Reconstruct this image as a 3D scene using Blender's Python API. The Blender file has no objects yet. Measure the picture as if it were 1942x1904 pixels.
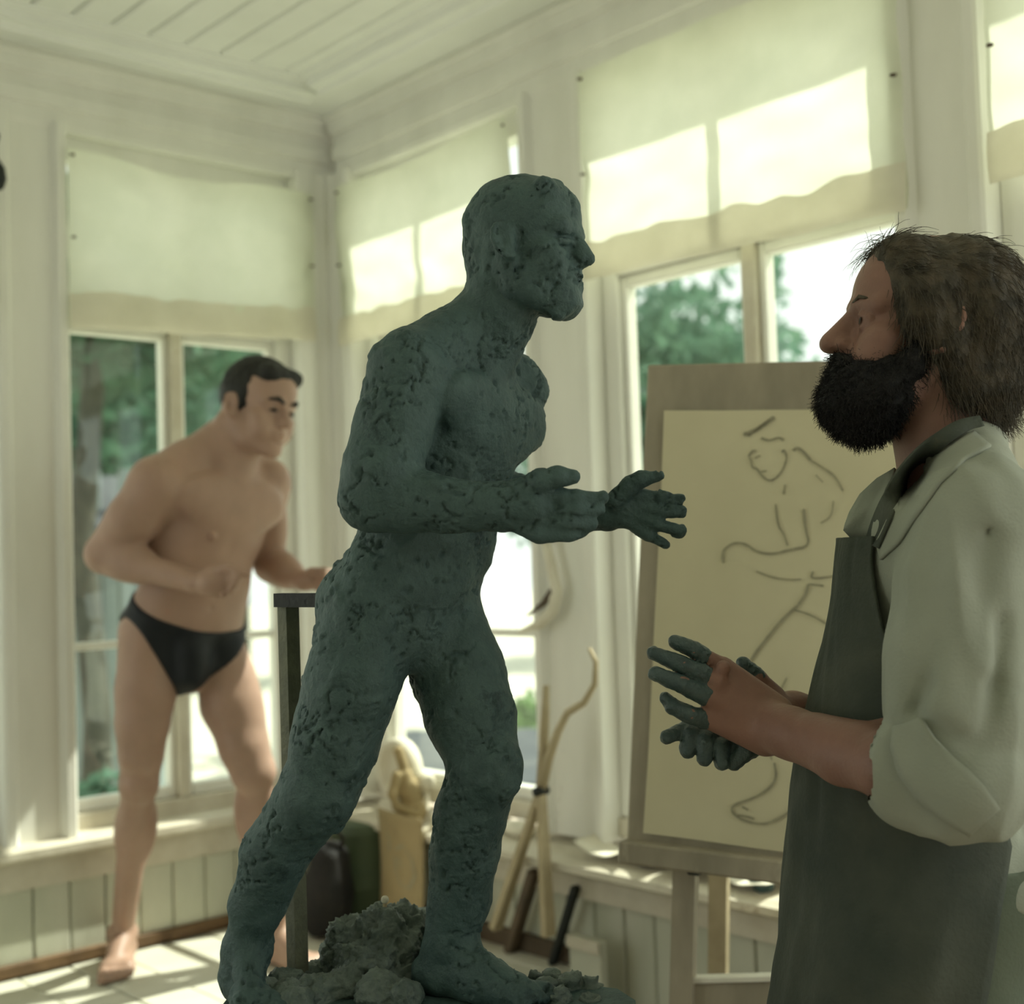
import bpy, bmesh, math, random
import numpy as np
from mathutils import Vector, Matrix, noise

# ------------------------------------------------------------------ camera, sky, sun, exposure
SC = bpy.context.scene
COL = SC.collection
IMG_W, IMG_H, FPX = 1942.0, 1904.0, 2500.0
PITCH, ROLL, YAW = math.radians(2.6), math.radians(-1.9), math.radians(48.0)
CAM = np.array([-2.433, -3.546, 1.35])
fw = np.array([math.cos(YAW) * math.cos(PITCH), math.sin(YAW) * math.cos(PITCH), math.sin(PITCH)])
rt = np.array([math.sin(YAW), -math.cos(YAW), 0.0])
up = np.cross(rt, fw)
RT = math.cos(ROLL) * rt + math.sin(ROLL) * up
UP = -math.sin(ROLL) * rt + math.cos(ROLL) * up
RT0 = np.array([math.sin(YAW), -math.cos(YAW), 0.0])
FW0 = np.array([math.cos(YAW), math.sin(YAW), 0.0])
FIG_ROT = YAW - math.pi / 2            # heading of the frame in which the figures are modelled

cam_d = bpy.data.cameras.new('camera')
cam_d.sensor_width = 56.0
cam_d.sensor_fit = 'HORIZONTAL'
cam_d.lens = FPX / IMG_W * 56.0
cam_d.clip_start, cam_d.clip_end = 0.05, 400
cam_d.dof.use_dof = True
cam_d.dof.focus_distance = 1.70
cam_d.dof.aperture_fstop = 5.0
cam = bpy.data.objects.new('camera', cam_d)
COL.objects.link(cam)
cam.matrix_world = Matrix(((RT[0], UP[0], -fw[0], CAM[0]), (RT[1], UP[1], -fw[1], CAM[1]),
                           (RT[2], UP[2], -fw[2], CAM[2]), (0, 0, 0, 1)))
SC.camera = cam

SC.view_settings.view_transform = 'Standard'
SC.view_settings.look = 'None'
SC.view_settings.exposure = 0.38
SC.view_settings.gamma = 1.0
SC.view_settings.use_curve_mapping = False

world = bpy.data.worlds.new('hazy_summer_sky')
SC.world = world
world.use_nodes = True
wn = world.node_tree
wn.nodes['Background'].inputs['Color'].default_value = (0.95, 1.0, 0.95, 1)
wn.nodes['Background'].inputs['Strength'].default_value = 1.12

sun_d = bpy.data.lights.new('sun', 'SUN')
sun_d.energy = 6.8
sun_d.angle = math.radians(0.8)
sun_d.color = (1.0, 0.97, 0.86)
sun = bpy.data.objects.new('sun', sun_d)
COL.objects.link(sun)
SUN_TO = Vector((1.0, -0.26, 1.19)).normalized()      # from the room towards the sun
sun.rotation_euler = SUN_TO.to_track_quat('Z', 'Y').to_euler()
sun.location = (6, -2, 8)

# ------------------------------------------------------------------ pixel helpers (real depth in metres along the optical axis)
def at(u, v, dep):
    return CAM + (RT * (u - 971) / FPX - UP * (v - 952) / FPX + fw) * dep
def V(u, v, dep):
    """the point seen at pixel (u, v) and depth dep, in the figures' frame: x right, y away, z up"""
    q = at(u, v, dep) - CAM
    return np.array([q @ RT0, q @ FW0, q[2] + CAM[2]])
def to_world(p):
    p = np.asarray(p, float)
    return np.array([CAM[0], CAM[1], 0]) + p[..., 0:1] * RT0 + p[..., 1:2] * FW0 + p[..., 2:3] * np.array([0, 0, 1.0])

# ------------------------------------------------------------------ materials
def srgb(c):
    return tuple(((x / 255) / 12.92 if x / 255 <= 0.04045 else ((x / 255 + 0.055) / 1.055) ** 2.4) for x in c) + (1.0,)
def mat(name, c1, c2=None, rough=0.6, scale=8.0, detail=4.0, bump=0.0, bscale=None, stretch=None, spec=0.3,
        trans=0.0, c3=None, spot=0.62, sss=0.0, bdist=0.01, rot=None, smooth_mix=None):
    """principled material with noise colour variation, optional stains (c3) and noise bump"""
    m = bpy.data.materials.new(name)
    m.use_nodes = True
    nt = m.node_tree
    n = nt.nodes
    bs = n['Principled BSDF']
    bs.inputs['Roughness'].default_value = rough
    bs.inputs['Specular IOR Level'].default_value = spec
    tc = n.new('ShaderNodeTexCoord')
    mp = n.new('ShaderNodeMapping')
    nt.links.new(tc.outputs['Object'], mp.inputs['Vector'])
    if stretch: mp.inputs['Scale'].default_value = stretch
    if rot: mp.inputs['Rotation'].default_value = rot
    nz = n.new('ShaderNodeTexNoise')
    nz.inputs['Scale'].default_value = scale
    nz.inputs['Detail'].default_value = detail
    nz.inputs['Roughness'].default_value = 0.6
    nt.links.new(mp.outputs['Vector'], nz.inputs['Vector'])
    rp = n.new('ShaderNodeValToRGB')
    rp.color_ramp.elements[0].position = 0.3
    rp.color_ramp.elements[1].position = 0.7
    rp.color_ramp.elements[0].color = srgb(c1)
    rp.color_ramp.elements[1].color = srgb(c2 or c1)
    nt.links.new(nz.outputs['Fac'], rp.inputs['Fac'])
    col = rp.outputs['Color']
    if c3:
        n3 = n.new('ShaderNodeTexNoise')
        n3.inputs['Scale'].default_value = scale * 0.55
        n3.inputs['Detail'].default_value = 8
        n3.inputs['Roughness'].default_value = 0.7
        nt.links.new(mp.outputs['Vector'], n3.inputs['Vector'])
        r3 = n.new('ShaderNodeValToRGB')
        r3.color_ramp.elements[0].position = spot
        r3.color_ramp.elements[1].position = spot + 0.08
        nt.links.new(n3.outputs['Fac'], r3.inputs['Fac'])
        mx = n.new('ShaderNodeMixRGB')
        mx.inputs['Color2'].default_value = srgb(c3)
        nt.links.new(r3.outputs['Color'], mx.inputs['Fac'])
        nt.links.new(col, mx.inputs['Color1'])
        col = mx.outputs['Color']
    nt.links.new(col, bs.inputs['Base Color'])
    if sss:
        bs.inputs['Subsurface Weight'].default_value = sss
        bs.inputs['Subsurface Radius'].default_value = (0.02, 0.008, 0.004)
        bs.inputs['Subsurface Scale'].default_value = 0.5
    if bump:
        bn = n.new('ShaderNodeTexNoise')
        bn.inputs['Scale'].default_value = bscale or scale * 4
        bn.inputs['Detail'].default_value = 6
        nt.links.new(mp.outputs['Vector'], bn.inputs['Vector'])
        bp = n.new('ShaderNodeBump')
        bp.inputs['Strength'].default_value = bump
        bp.inputs['Distance'].default_value = bdist
        nt.links.new(bn.outputs['Fac'], bp.inputs['Height'])
        nt.links.new(bp.outputs['Normal'], bs.inputs['Normal'])
    if trans:
        tr = n.new('ShaderNodeBsdfTranslucent')
        nt.links.new(col, tr.inputs['Color'])
        ms = n.new('ShaderNodeMixShader')
        ms.inputs['Fac'].default_value = trans
        nt.links.new(bs.outputs['BSDF'], ms.inputs[1])
        nt.links.new(tr.outputs['BSDF'], ms.inputs[2])
        nt.links.new(ms.outputs['Shader'], n['Material Output'].inputs['Surface'])
    return m
def glass_mat():
    m = bpy.data.materials.new('window_glass')
    m.use_nodes = True
    nt = m.node_tree
    for x in list(nt.nodes):
        if x.type != 'OUTPUT_MATERIAL': nt.nodes.remove(x)
    t = nt.nodes.new('ShaderNodeBsdfTransparent')
    t.inputs['Color'].default_value = (0.93, 0.96, 0.93, 1)
    g = nt.nodes.new('ShaderNodeBsdfGlossy')
    g.inputs['Roughness'].default_value = 0.02
    x = nt.nodes.new('ShaderNodeMixShader')
    x.inputs['Fac'].default_value = 0.05
    nt.links.new(t.outputs['BSDF'], x.inputs[1])
    nt.links.new(g.outputs['BSDF'], x.inputs[2])
    nt.links.new(x.outputs['Shader'], nt.nodes['Material Output'].inputs['Surface'])
    return m
M = {}
M['paint'] = mat('old_white_paint', (238, 237, 228), (227, 226, 216), 0.55, 6, bump=0.15, bscale=30, c3=(168, 160, 138), spot=0.66, stretch=(1, 1, 0.3))
M['paint_ceiling'] = mat('ceiling_paint', (238, 239, 232), (228, 229, 221), 0.6, 3, bump=0.08, bscale=20)
M['panel_paint'] = mat('grey_green_paint', (200, 200, 182), (184, 186, 166), 0.6, 7, bump=0.2, bscale=25, c3=(126, 132, 112), spot=0.68, stretch=(1, 1, 0.35))
M['sill_paint'] = mat('worn_sill_paint', (214, 208, 190), (196, 188, 168), 0.6, 9, bump=0.25, bscale=40, c3=(128, 100, 70), spot=0.64)
M['wood_worn'] = mat('worn_brown_paint', (122, 96, 68), (94, 74, 54), 0.7, 12, bump=0.3, c3=(170, 160, 135), spot=0.66)
M['floor_paint'] = mat('pale_floor_boards', (216, 214, 198), (202, 200, 182), 0.55, 5, bump=0.12, bscale=30, stretch=(0.4, 2, 1))
M['floor_dark'] = mat('studio_floor_boards', (120, 108, 88), (96, 86, 70), 0.7, 5, bump=0.2)
M['plaster'] = mat('white_plaster', (232, 228, 210), (214, 208, 188), 0.8, 12, bump=0.2)
M['paper_blind'] = mat('tracing_paper', (240, 241, 226), (228, 231, 214), 0.8, 5, trans=0.50, bump=0.25, bscale=9, bdist=0.02)
M['paper_hem'] = mat('folded_paper', (238, 233, 218), (224, 219, 202), 0.8, 6, trans=0.36, bump=0.3, bscale=12, bdist=0.02)
M['glass'] = glass_mat()
M['iron'] = mat('rusty_iron', (110, 112, 92), (84, 88, 74), 0.6, 30, bump=0.3, c3=(66, 66, 54), spot=0.6)
M['iron_dark'] = mat('dark_iron', (26, 32, 32), (36, 40, 36), 0.5, 30, bump=0.2)
M['easel_wood'] = mat('easel_wood', (172, 162, 140), (142, 134, 115), 0.7, 9, bump=0.25, c3=(184, 174, 150), spot=0.6, stretch=(1, 1, 0.35))
M['drawing_paper'] = mat('buff_drawing_paper', (212, 204, 170), (202, 194, 160), 0.85, 4, bump=0.05, bscale=12)
M['charcoal'] = mat('charcoal', (146, 141, 119), (164, 158, 130), 0.9, 60)
M['stick_wood'] = mat('stick_wood', (186, 172, 140), (164, 150, 120), 0.6, 10, bump=0.15)
M['dark_wood'] = mat('dark_wood', (104, 88, 70), (80, 70, 58), 0.6, 14, bump=0.2)
M['ochre_paper'] = mat('ochre_paper', (172, 154, 116), (154, 138, 102), 0.8, 6, c3=(132, 116, 86), spot=0.58, bump=0.1)
M['drum'] = mat('green_enamel', (84, 96, 72), (70, 82, 64), 0.5, 6, bump=0.1)
M['black_bag'] = mat('black_cloth', (30, 32, 34), (46, 44, 42), 0.7, 12, bump=0.4)

# ------------------------------------------------------------------ mesh helpers
def tag(o, label=None, cat=None, group=None, kind=None):
    if label: o['label'] = label
    if cat: o['category'] = cat
    if group: o['group'] = group
    if kind: o['kind'] = kind
    return o
def empty(name, loc=(0, 0, 0), rz=0.0):
    o = bpy.data.objects.new(name, None)
    o.empty_display_size = 0.05
    COL.objects.link(o)
    o.location = loc
    o.rotation_euler = (0, 0, rz)
    return o
class MB:
    """collects shapes; build() links them as one mesh object"""
    def __init__(self): self.v = []; self.f = []
    def add(self, vs, fs):
        b = len(self.v)
        self.v += [tuple(map(float, p)) for p in vs]
        self.f += [tuple(b + i for i in q) for q in fs]
        return self
    def box(self, lo, hi, bev=0.0):
        x0, y0, z0 = lo; x1, y1, z1 = hi
        if bev <= 0:
            vs = [(x0, y0, z0), (x1, y0, z0), (x1, y1, z0), (x0, y1, z0), (x0, y0, z1), (x1, y0, z1), (x1, y1, z1), (x0, y1, z1)]
            return self.add(vs, [(0, 3, 2, 1), (4, 5, 6, 7), (0, 1, 5, 4), (1, 2, 6, 5), (2, 3, 7, 6), (3, 0, 4, 7)])
        bm = bmesh.new()
        bmesh.ops.create_cube(bm, size=1)
        for v in bm.verts:
            v.co = Vector(((x0 + x1) / 2 + v.co.x * (x1 - x0), (y0 + y1) / 2 + v.co.y * (y1 - y0), (z0 + z1) / 2 + v.co.z * (z1 - z0)))
        bmesh.ops.bevel(bm, geom=list(bm.edges), offset=min(bev, 0.45 * min(abs(x1 - x0), abs(y1 - y0), abs(z1 - z0))), segments=1, affect='EDGES')
        return self.bm(bm)
    def bm(self, bm):
        bm.verts.ensure_lookup_table()
        vs = [v.co[:] for v in bm.verts]
        fs = [[v.index for v in f.verts] for f in bm.faces]
        bm.free()
        return self.add(vs, fs)
    def bar(self, a, b, w, d, upv=(0, 0, 1), w2=None, d2=None):
        a, b = Vector(a), Vector(b)
        t = (b - a).normalized()
        s = t.cross(Vector(upv))
        if s.length < 1e-4: s = t.cross(Vector((1, 0, 0)))
        s.normalize()
        n = s.cross(t)
        vs = []
        for p, ww, dd in ((a, w, d), (b, w2 or w, d2 or d)):
            for i, j in ((-1, -1), (1, -1), (1, 1), (-1, 1)):
                vs.append(p + s * (ww / 2 * i) + n * (dd / 2 * j))
        return self.add(vs, [(0, 3, 2, 1), (4, 5, 6, 7), (0, 1, 5, 4), (1, 2, 6, 5), (2, 3, 7, 6), (3, 0, 4, 7)])
    def tube(self, pts, rs, seg=10, cap=True):
        pts = [Vector(p) for p in pts]
        if not hasattr(rs, '__len__'): rs = [rs] * len(pts)
        rings, prev = [], None
        for i, p in enumerate(pts):
            t = (pts[min(i + 1, len(pts) - 1)] - pts[max(i - 1, 0)]).normalized()
            if prev is None:
                s = t.cross(Vector((0.3, 0.2, 1)))
                if s.length < 1e-3: s = t.cross(Vector((1, 0, 0)))
            else:
                s = prev - t * prev.dot(t)
            s.normalize(); prev = s
            n = t.cross(s)
            rings.append([p + (s * math.cos(2 * math.pi * k / seg) + n * math.sin(2 * math.pi * k / seg)) * rs[i] for k in range(seg)])
        vs = [v for r in rings for v in r]
        fs = []
        for i in range(len(rings) - 1):
            for k in range(seg):
                a = i * seg + k; b = i * seg + (k + 1) % seg
                fs.append((a, b, b + seg, a + seg))
        if cap:
            fs.append(tuple(range(seg - 1, -1, -1)))
            fs.append(tuple((len(rings) - 1) * seg + k for k in range(seg)))
        return self.add(vs, fs)
    def lathe(self, prof, c, seg=24):
        vs, fs = [], []
        for r, z in prof:
            for k in range(seg):
                a = 2 * math.pi * k / seg
                vs.append((c[0] + r * math.cos(a), c[1] + r * math.sin(a), c[2] + z))
        for i in range(len(prof) - 1):
            for k in range(seg):
                a = i * seg + k; b = i * seg + (k + 1) % seg
                fs.append((a, b, b + seg, a + seg))
        fs.append(tuple(range(seg - 1, -1, -1)))
        fs.append(tuple((len(prof) - 1) * seg + k for k in range(seg)))
        return self.add(vs, fs)
    def prism(self, poly, axis, a0, a1):
        """polygon extruded: axis 'z' poly=(x,y); 'x' poly=(y,z); 'y' poly=(x,z)"""
        n = len(poly)
        P = {'z': lambda p, t: (p[0], p[1], t), 'x': lambda p, t: (t, p[0], p[1]), 'y': lambda p, t: (p[0], t, p[1])}[axis]
        vs = [P(p, a0) for p in poly] + [P(p, a1) for p in poly]
        fs = [tuple(range(n)), tuple(range(2 * n - 1, n - 1, -1))] + [(i, i + n, (i + 1) % n + n, (i + 1) % n) for i in range(n)]
        return self.add(vs, fs)
    def build(self, name, m, parent=None, smooth=False, recalc=True):
        me = bpy.data.meshes.new(name)
        me.from_pydata(self.v, [], self.f)
        if recalc:
            bm = bmesh.new(); bm.from_mesh(me)
            bmesh.ops.recalc_face_normals(bm, faces=bm.faces)
            bm.to_mesh(me); bm.free()
        me.materials.append(m)
        if smooth: me.polygons.foreach_set('use_smooth', [True] * len(me.polygons))
        o = bpy.data.objects.new(name, me)
        COL.objects.link(o)
        if parent: o.parent = parent
        return o
def grid_mesh(name, fn, nu, nv, m, parent=None, thick=0.0, smooth=True):
    vs = [fn(i / nu, j / nv) for j in range(nv + 1) for i in range(nu + 1)]
    fs = [(j * (nu + 1) + i, j * (nu + 1) + i + 1, (j + 1) * (nu + 1) + i + 1, (j + 1) * (nu + 1) + i) for j in range(nv) for i in range(nu)]
    me = bpy.data.meshes.new(name)
    me.from_pydata([tuple(map(float, p)) for p in vs], [], fs)
    me.materials.append(m)
    if smooth: me.polygons.foreach_set('use_smooth', [True] * len(me.polygons))
    o = bpy.data.objects.new(name, me)
    COL.objects.link(o)
    if parent: o.parent = parent
    if thick:
        md = o.modifiers.new('thickness', 'SOLIDIFY'); md.thickness = thick; md.offset = 0
    return o
rnd = random.Random(7)

# ------------------------------------------------------------------ the room: corner at the origin, wall_left on y = 0, wall_right on x = 0
ZC, ZP = 2.80, 0.30        # ceiling height, height of the model's platform
def struct(o): return tag(o, kind='structure')
FL_X0, FL_Y0 = -4.2, -5.2
CE_X0, CE_Y0 = -4.2, -5.2
# floor of the studio, and the model's platform in the corner with its boards
fl = struct(MB().box((FL_X0, FL_Y0, -0.12), (0.1, 0.1, -0.02)).build('floor', M['floor_dark']))
proto = None
y = FL_Y0
while y < 0.0:
    w = 0.118
    b = MB().box((FL_X0, y, -0.02), (0.1, min(y + w, 0.1), 0.0), 0.002).build('board', M['floor_dark'], fl)
    y += 0.12
pl = empty('model_platform', (-1.3, -0.53, 0)); tag(pl, 'low pale boarded platform the man in black swim briefs stands on', 'platform')
def loc(o):                                   # keep world coordinates under an empty that has a location
    o.matrix_parent_inverse = Matrix.Translation(-Vector(o.parent.location)); return o
loc(MB().box((-2.6, -1.05, 0.0), (-0.02, -1.02, 0.278)).build('front_panel', M['panel_paint'], pl))
loc(MB().box((-2.6, -1.02, 0.0), (-0.02, -0.04, 0.276)).build('base', M['floor_dark'], pl))
x = -2.6
k = 0
while x < -0.03:
    loc(MB().box((x, -1.06, 0.276), (min(x + 0.135, -0.02), -0.035, 0.30 - 0.0015 * (k % 3)), 0.002).build('board', M['floor_paint'], pl))
    x += 0.139; k += 1

# ceiling: a flat margin, an inset moulding and painted boards
ce = MB().box((CE_X0, CE_Y0, ZC + 0.03), (0.1, 0.1, ZC + 0.06))
ce = struct(ce.build('ceiling', M['paint_ceiling']))
IN = 0.245
MB().box((CE_X0, -IN, ZC), (0.1, 0.1, ZC + 0.03)).build('margin_board', M['paint_ceiling'], ce)
MB().box((-IN, CE_Y0, ZC), (0.1, -IN, ZC + 0.03)).build('margin_board', M['paint_ceiling'], ce)
x = -IN - 0.012
while x > CE_X0:
    MB().box((max(x - 0.104, CE_X0), CE_Y0, ZC + 0.002), (x, -IN - 0.01, ZC + 0.03), 0.007).build('plank', M['paint_ceiling'], ce)
    x -= 0.107
# inset moulding (two runs, stepped profile)
def run_profile(offs):
    return offs
mo = [(-IN - 0.075, ZC + 0.006), (-IN - 0.07, ZC - 0.004), (-IN - 0.045, ZC - 0.010), (-IN - 0.04, ZC - 0.030), (-IN - 0.012, ZC - 0.034), (-IN - 0.002, ZC - 0.046), (-IN + 0.014, ZC - 0.046), (-IN + 0.016, ZC + 0.004)]
struct(MB().prism([(p[0], p[1]) for p in mo], 'x', CE_X0, -IN + 0.016).build('trim_1', M['paint_ceiling']))
struct(MB().prism([(p[0], p[1]) for p in mo], 'y', CE_Y0, -IN - 0.075).build('trim_2', M['paint_ceiling']))
# head boards and cornice under the ceiling
co = [(0.10, 2.60), (-0.012, 2.60), (-0.018, 2.615), (-0.018, 2.655), (-0.032, 2.662), (-0.032, 2.70), (-0.022, 2.705), (-0.022, 2.735), (-0.045, 2.745), (-0.05, 2.775), (-0.065, 2.785), (-0.065, 2.80), (0.10, 2.80)]
struct(MB().prism(co, 'x', FL_X0, 0.1).build('trim_3', M['paint']))
struct(MB().prism(co, 'y', FL_Y0, -0.066).build('trim_4', M['paint']))

# parapets below the windows, clad with upright boards
def parapet(name, axis, lo, hi):
    if axis == 'x':
        w = struct(MB().box((lo, 0.0, 0.0), (hi, 0.10, 0.60)).build(name, M['panel_paint']))
    else:
        w = struct(MB().box((0.0, lo, 0.0), (0.10, hi, 0.60)).build(name, M['panel_paint']))
    t = hi - 0.004
    k = 0
    while t > lo:
        a = max(t - 0.098, lo)
        d = 0.014 + 0.0015 * (k % 2)
        if axis == 'x': MB().box((a, -d, 0.0), (t, 0.001, 0.525), 0.004).build('board', M['panel_paint'], w)
        else: MB().box((-d, a, 0.0), (0.001, t, 0.525), 0.004).build('board', M['panel_paint'], w)
        t -= 0.102; k += 1
    return w
parapet('wall_left', 'x', FL_X0, 0.0)
parapet('wall_right', 'y', FL_Y0, 0.0)
sx = [(0.10, 0.655), (0.10, 0.60), (-0.018, 0.525), (-0.018, 0.600), (-0.055, 0.606), (-0.062, 0.614), (-0.062, 0.628), (-0.05, 0.636)]
sx = [(0.0, 0.522), (-0.022, 0.522), (-0.022, 0.598), (-0.055, 0.602), (-0.064, 0.612), (-0.064, 0.630), (-0.052, 0.638), (0.10, 0.652), (0.10, 0.60), (0.0, 0.60)]
struct(MB().prism(sx, 'x', FL_X0, 0.0).build('trim_5', M['sill_paint']))
struct(MB().prism([(p[0] * (2.2 if p[0] < 0 else 1), p[1] - 0.035 if p[0] < -0.01 else p[1] - 0.035) for p in sx], 'y', FL_Y0, -0.06).build('trim_6', M['sill_paint']))
struct(MB().box((FL_X0, -0.030, 0.30), (-0.02, -0.012, 0.335), 0.004).build('baseboard_left', M['wood_worn']))
struct(MB().box((-0.030, FL_Y0, 0.0), (-0.012, -1.07, 0.06), 0.004).build('baseboard_right', M['wood_worn']))

struct(MB().box((-4.3, -5.3, 0), (-4.2, -1.2, 2.8)).build('wall_back_unseen', M['paint']))  # unseen wall, added to cut fill light; stops short to let some in
struct(MB().box((-4.3, -5.3, 0), (-1.3, -5.2, 2.8)).build('wall_front_unseen', M['paint']))  # likewise out of view, its open end sized for the fill light
# posts between the windows
def post(name, axis, a0, a1, z0=0.63, z1=2.62, edge=0.035):
    w = a1 - a0
    p = [(a0, 0.12), (a0, -0.028), (a0 + 0.008, -0.034), (a0 + edge - 0.006, -0.034), (a0 + edge, -0.024), (a0 + edge + 0.008, -0.012)]
    p += [(a1 - edge - 0.008, -0.012), (a1 - edge, -0.024), (a1 - edge + 0.006, -0.034), (a1 - 0.008, -0.034), (a1, -0.028), (a1, 0.12)]
    if axis == 'y': p = [(q[1], q[0]) for q in p]
    return struct(MB().prism(p, 'z', z0, z1).build(name, M['paint']))
W_L = dict(x0=-0.90, x1=-0.135)          # window in the left wall
post('wall_post_1', 'x', -1.10, -0.90)['kind'] = 'structure'
bpy.data.objects['wall_post_1'].name = 'trim_7'
post('trim_8', 'y', -1.185, -0.945)
post('trim_9', 'y', -2.285, -2.085)
# corner post: two faces
cp = [(0.12, 0.12), (-0.145, 0.12), (-0.145, -0.03), (-0.138, -0.036), (-0.105, -0.036), (-0.098, -0.026), (-0.07, -0.02), (-0.045, -0.034), (-0.034, -0.034), (-0.034, -0.045), (-0.02, -0.07), (-0.026, -0.098), (-0.036, -0.105), (-0.036, -0.138), (-0.03, -0.145), (0.12, -0.145)]
struct(MB().prism(cp, 'z', 0.63, 2.62).build('trim_10', M['paint']))

# windows. a = coordinate along the wall, d = depth (0 = inner wall face, + = outdoors)
def window(name, axis, a0, a1, upper=True):
    root = empty(name); tag(root, kind='structure')
    def B(a, b, d0, d1, z0, z1, nm, m=M['paint'], bev=0.004):
        if axis == 'x': lo, hi = (a, d0, z0), (b, d1, z1)
        else: lo, hi = (d0, a, z0), (d1, b, z1)
        return MB().box(lo, hi, bev).build(nm, m, root)
    zb, zt, zr0, zr1 = 0.66, 2.60, 2.075, 2.150
    mid = (a0 + a1) / 2
    for a, b in ((a0, a0 + 0.055), (a1 - 0.055, a1)): B(a, b, 0.03, 0.10, zb + 0.03, zt - 0.06, 'frame_stile')
    B(a0, a1, 0.03, 0.10, zt - 0.06, zt + 0.01, 'head_rail')
    B(a0, a1, 0.02, 0.10, zb - 0.02, zb + 0.03, 'bottom_rail', M['sill_paint'])
    B(a0 + 0.055, a1 - 0.055, 0.025, 0.105, zr0, zr1, 'transom')
    B(mid - 0.014, mid + 0.014, 0.045, 0.085, zr1, zt - 0.06, 'muntin')
    B(mid - 0.018, mid + 0.018, 0.025, 0.10, zb + 0.03, zr0, 'mullion', M['sill_paint'])
    for s, lo_, hi_ in ((0, a0 + 0.055, mid - 0.018), (1, mid + 0.018, a1 - 0.055)):
        for a, b in ((lo_, lo_ + 0.018), (hi_ - 0.018, hi_)): B(a, b, 0.045, 0.085, zb + 0.03, zr0, 'casement_stile')
        B(lo_ + 0.018, hi_ - 0.018, 0.045, 0.085, zb + 0.03, zb + 0.065, 'casement_rail')
        B(lo_ + 0.018, hi_ - 0.018, 0.045, 0.085, zr0 - 0.03, zr0, 'casement_rail')
        B(lo_ + 0.018, hi_ - 0.018, 0.05, 0.08, 1.140, 1.162, 'glazing_bar')
        B(lo_ + 0.018, hi_ - 0.018, 0.063, 0.066, zb + 0.065, 1.140, 'pane', M['glass'], 0)
        B(lo_ + 0.018, hi_ - 0.018, 0.063, 0.066, 1.162, zr0 - 0.03, 'pane', M['glass'], 0)
    for a, b in ((a0 + 0.055, mid - 0.014), (mid + 0.014, a1 - 0.055)):
        B(a, b, 0.063, 0.066, zr1, zt - 0.06, 'pane', M['glass'], 0)
    return root
window('window_1', 'x', -0.951, -0.145)
window('window_2', 'y', -0.945, -0.145)
window('window_3', 'y', -2.135, -1.185)
window('window_4', 'y', -3.2, -2.285)
window('window_5', 'x', -1.9, -1.10)
window('window_6', 'x', -2.9, -2.1)
post('trim_11', 'x', -2.1, -1.9)
# eave outside the right wall and over the left one
rf = struct(MB().box((0.10, -6.0, 2.86), (0.38, 0.6, 2.90)).box((-5.0, 0.10, 2.86), (0.38, 0.45, 2.90)).build('roof', M['paint']))

# paper blinds pinned over the upper lights
def blind(axis, a0, a1, zt, zb0, zb1, label, seed, top_sag=0.0, hem=0.085):
    r = random.Random(seed)
    root = empty('paper_blind', ((a0 + a1) / 2, -0.04, 0) if axis == 'x' else (-0.04, (a0 + a1) / 2, 0))
    tag(root, label, 'blind', 'paper blinds over the upper window panes')
    o1, o2 = r.random() * 9, r.random() * 9
    def P(s, z, d):
        a = a0 + (a1 - a0) * s
        p = (a, d, z) if axis == 'x' else (d, a, z)
        return (p[0] - root.location.x, p[1] - root.location.y, p[2])
    def wob(s, t):
        return 0.010 * noise.noise((s * 3.1 + o1, t * 2.3, 0.3)) + 0.005 * noise.noise((s * 8 + o2, t * 9, 4)) + 0.006 * noise.noise(((s + t) * 5 + o1, (s - t) * 2, 7))
    def f(s, t):
        bot = zb0 + (zb1 - zb0) * s + 0.006 * noise.noise((s * 5 + o1, 2, 1))
        top = zt - top_sag * 0.6 * math.sin(math.pi * min(1, s * 1.15)) ** 2
        z = bot + (top - bot) * t
        d = -0.045 + wob(s, t) - top_sag * 0.5 * math.sin(math.pi * s) * t ** 6
        return P(s, z, d)
    grid_mesh('sheet', f, 60, 44, M['paper_blind'], root)
    def g(s, t):
        bot = zb0 + (zb1 - zb0) * s + 0.006 * noise.noise((s * 5 + o1, 2, 1)) - 0.004
        h_ = hem * (1 + 0.22 * noise.noise((s * 4 + o2, 0, 3)) + 0.12 * noise.noise((s * 13 + o2, 5, 3)))
        return P(s, bot + h_ * t, -0.052 + 1.1 * wob(s, t * 0.1) - 0.004 * math.sin(math.pi * t))
    grid_mesh('hem', g, 60, 6, M['paper_hem'], root)
    for s, z in ((0.015, zt - 0.02), (0.985, zt - 0.02), (0.015, (zb0 + zt) / 2), (0.985, (zb1 + zt) / 2)):
        MB().lathe([(0.001, -0.004), (0.007, -0.002), (0.007, 0.002), (0.001, 0.004)], P(s, z, -0.052), 8).build('tack', M['dark_wood'], root)
    return root
blind('x', -0.905, -0.095, 2.545, 2.040, 2.075, 'white paper blind on the window behind the man in black briefs', 3, top_sag=0.06, hem=0.10)
blind('y', -0.105, -0.93, 2.56, 2.055, 2.045, 'white paper blind on the window behind the clay head', 5, top_sag=0.03, hem=0.09)
blind('y', -1.20, -2.125, 2.60, 2.065, 2.040, 'white paper blind above the easel, on the widest window', 8, hem=0.095)
blind('y', -2.31, -3.15, 2.58, 2.05, 2.06, 'white paper blind at the picture edge beyond the bearded man', 11, hem=0.10)
blind('x', -1.88, -1.12, 2.58, 2.05, 2.06, 'white paper blind at the picture edge beyond the left post', 12, hem=0.10)

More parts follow.
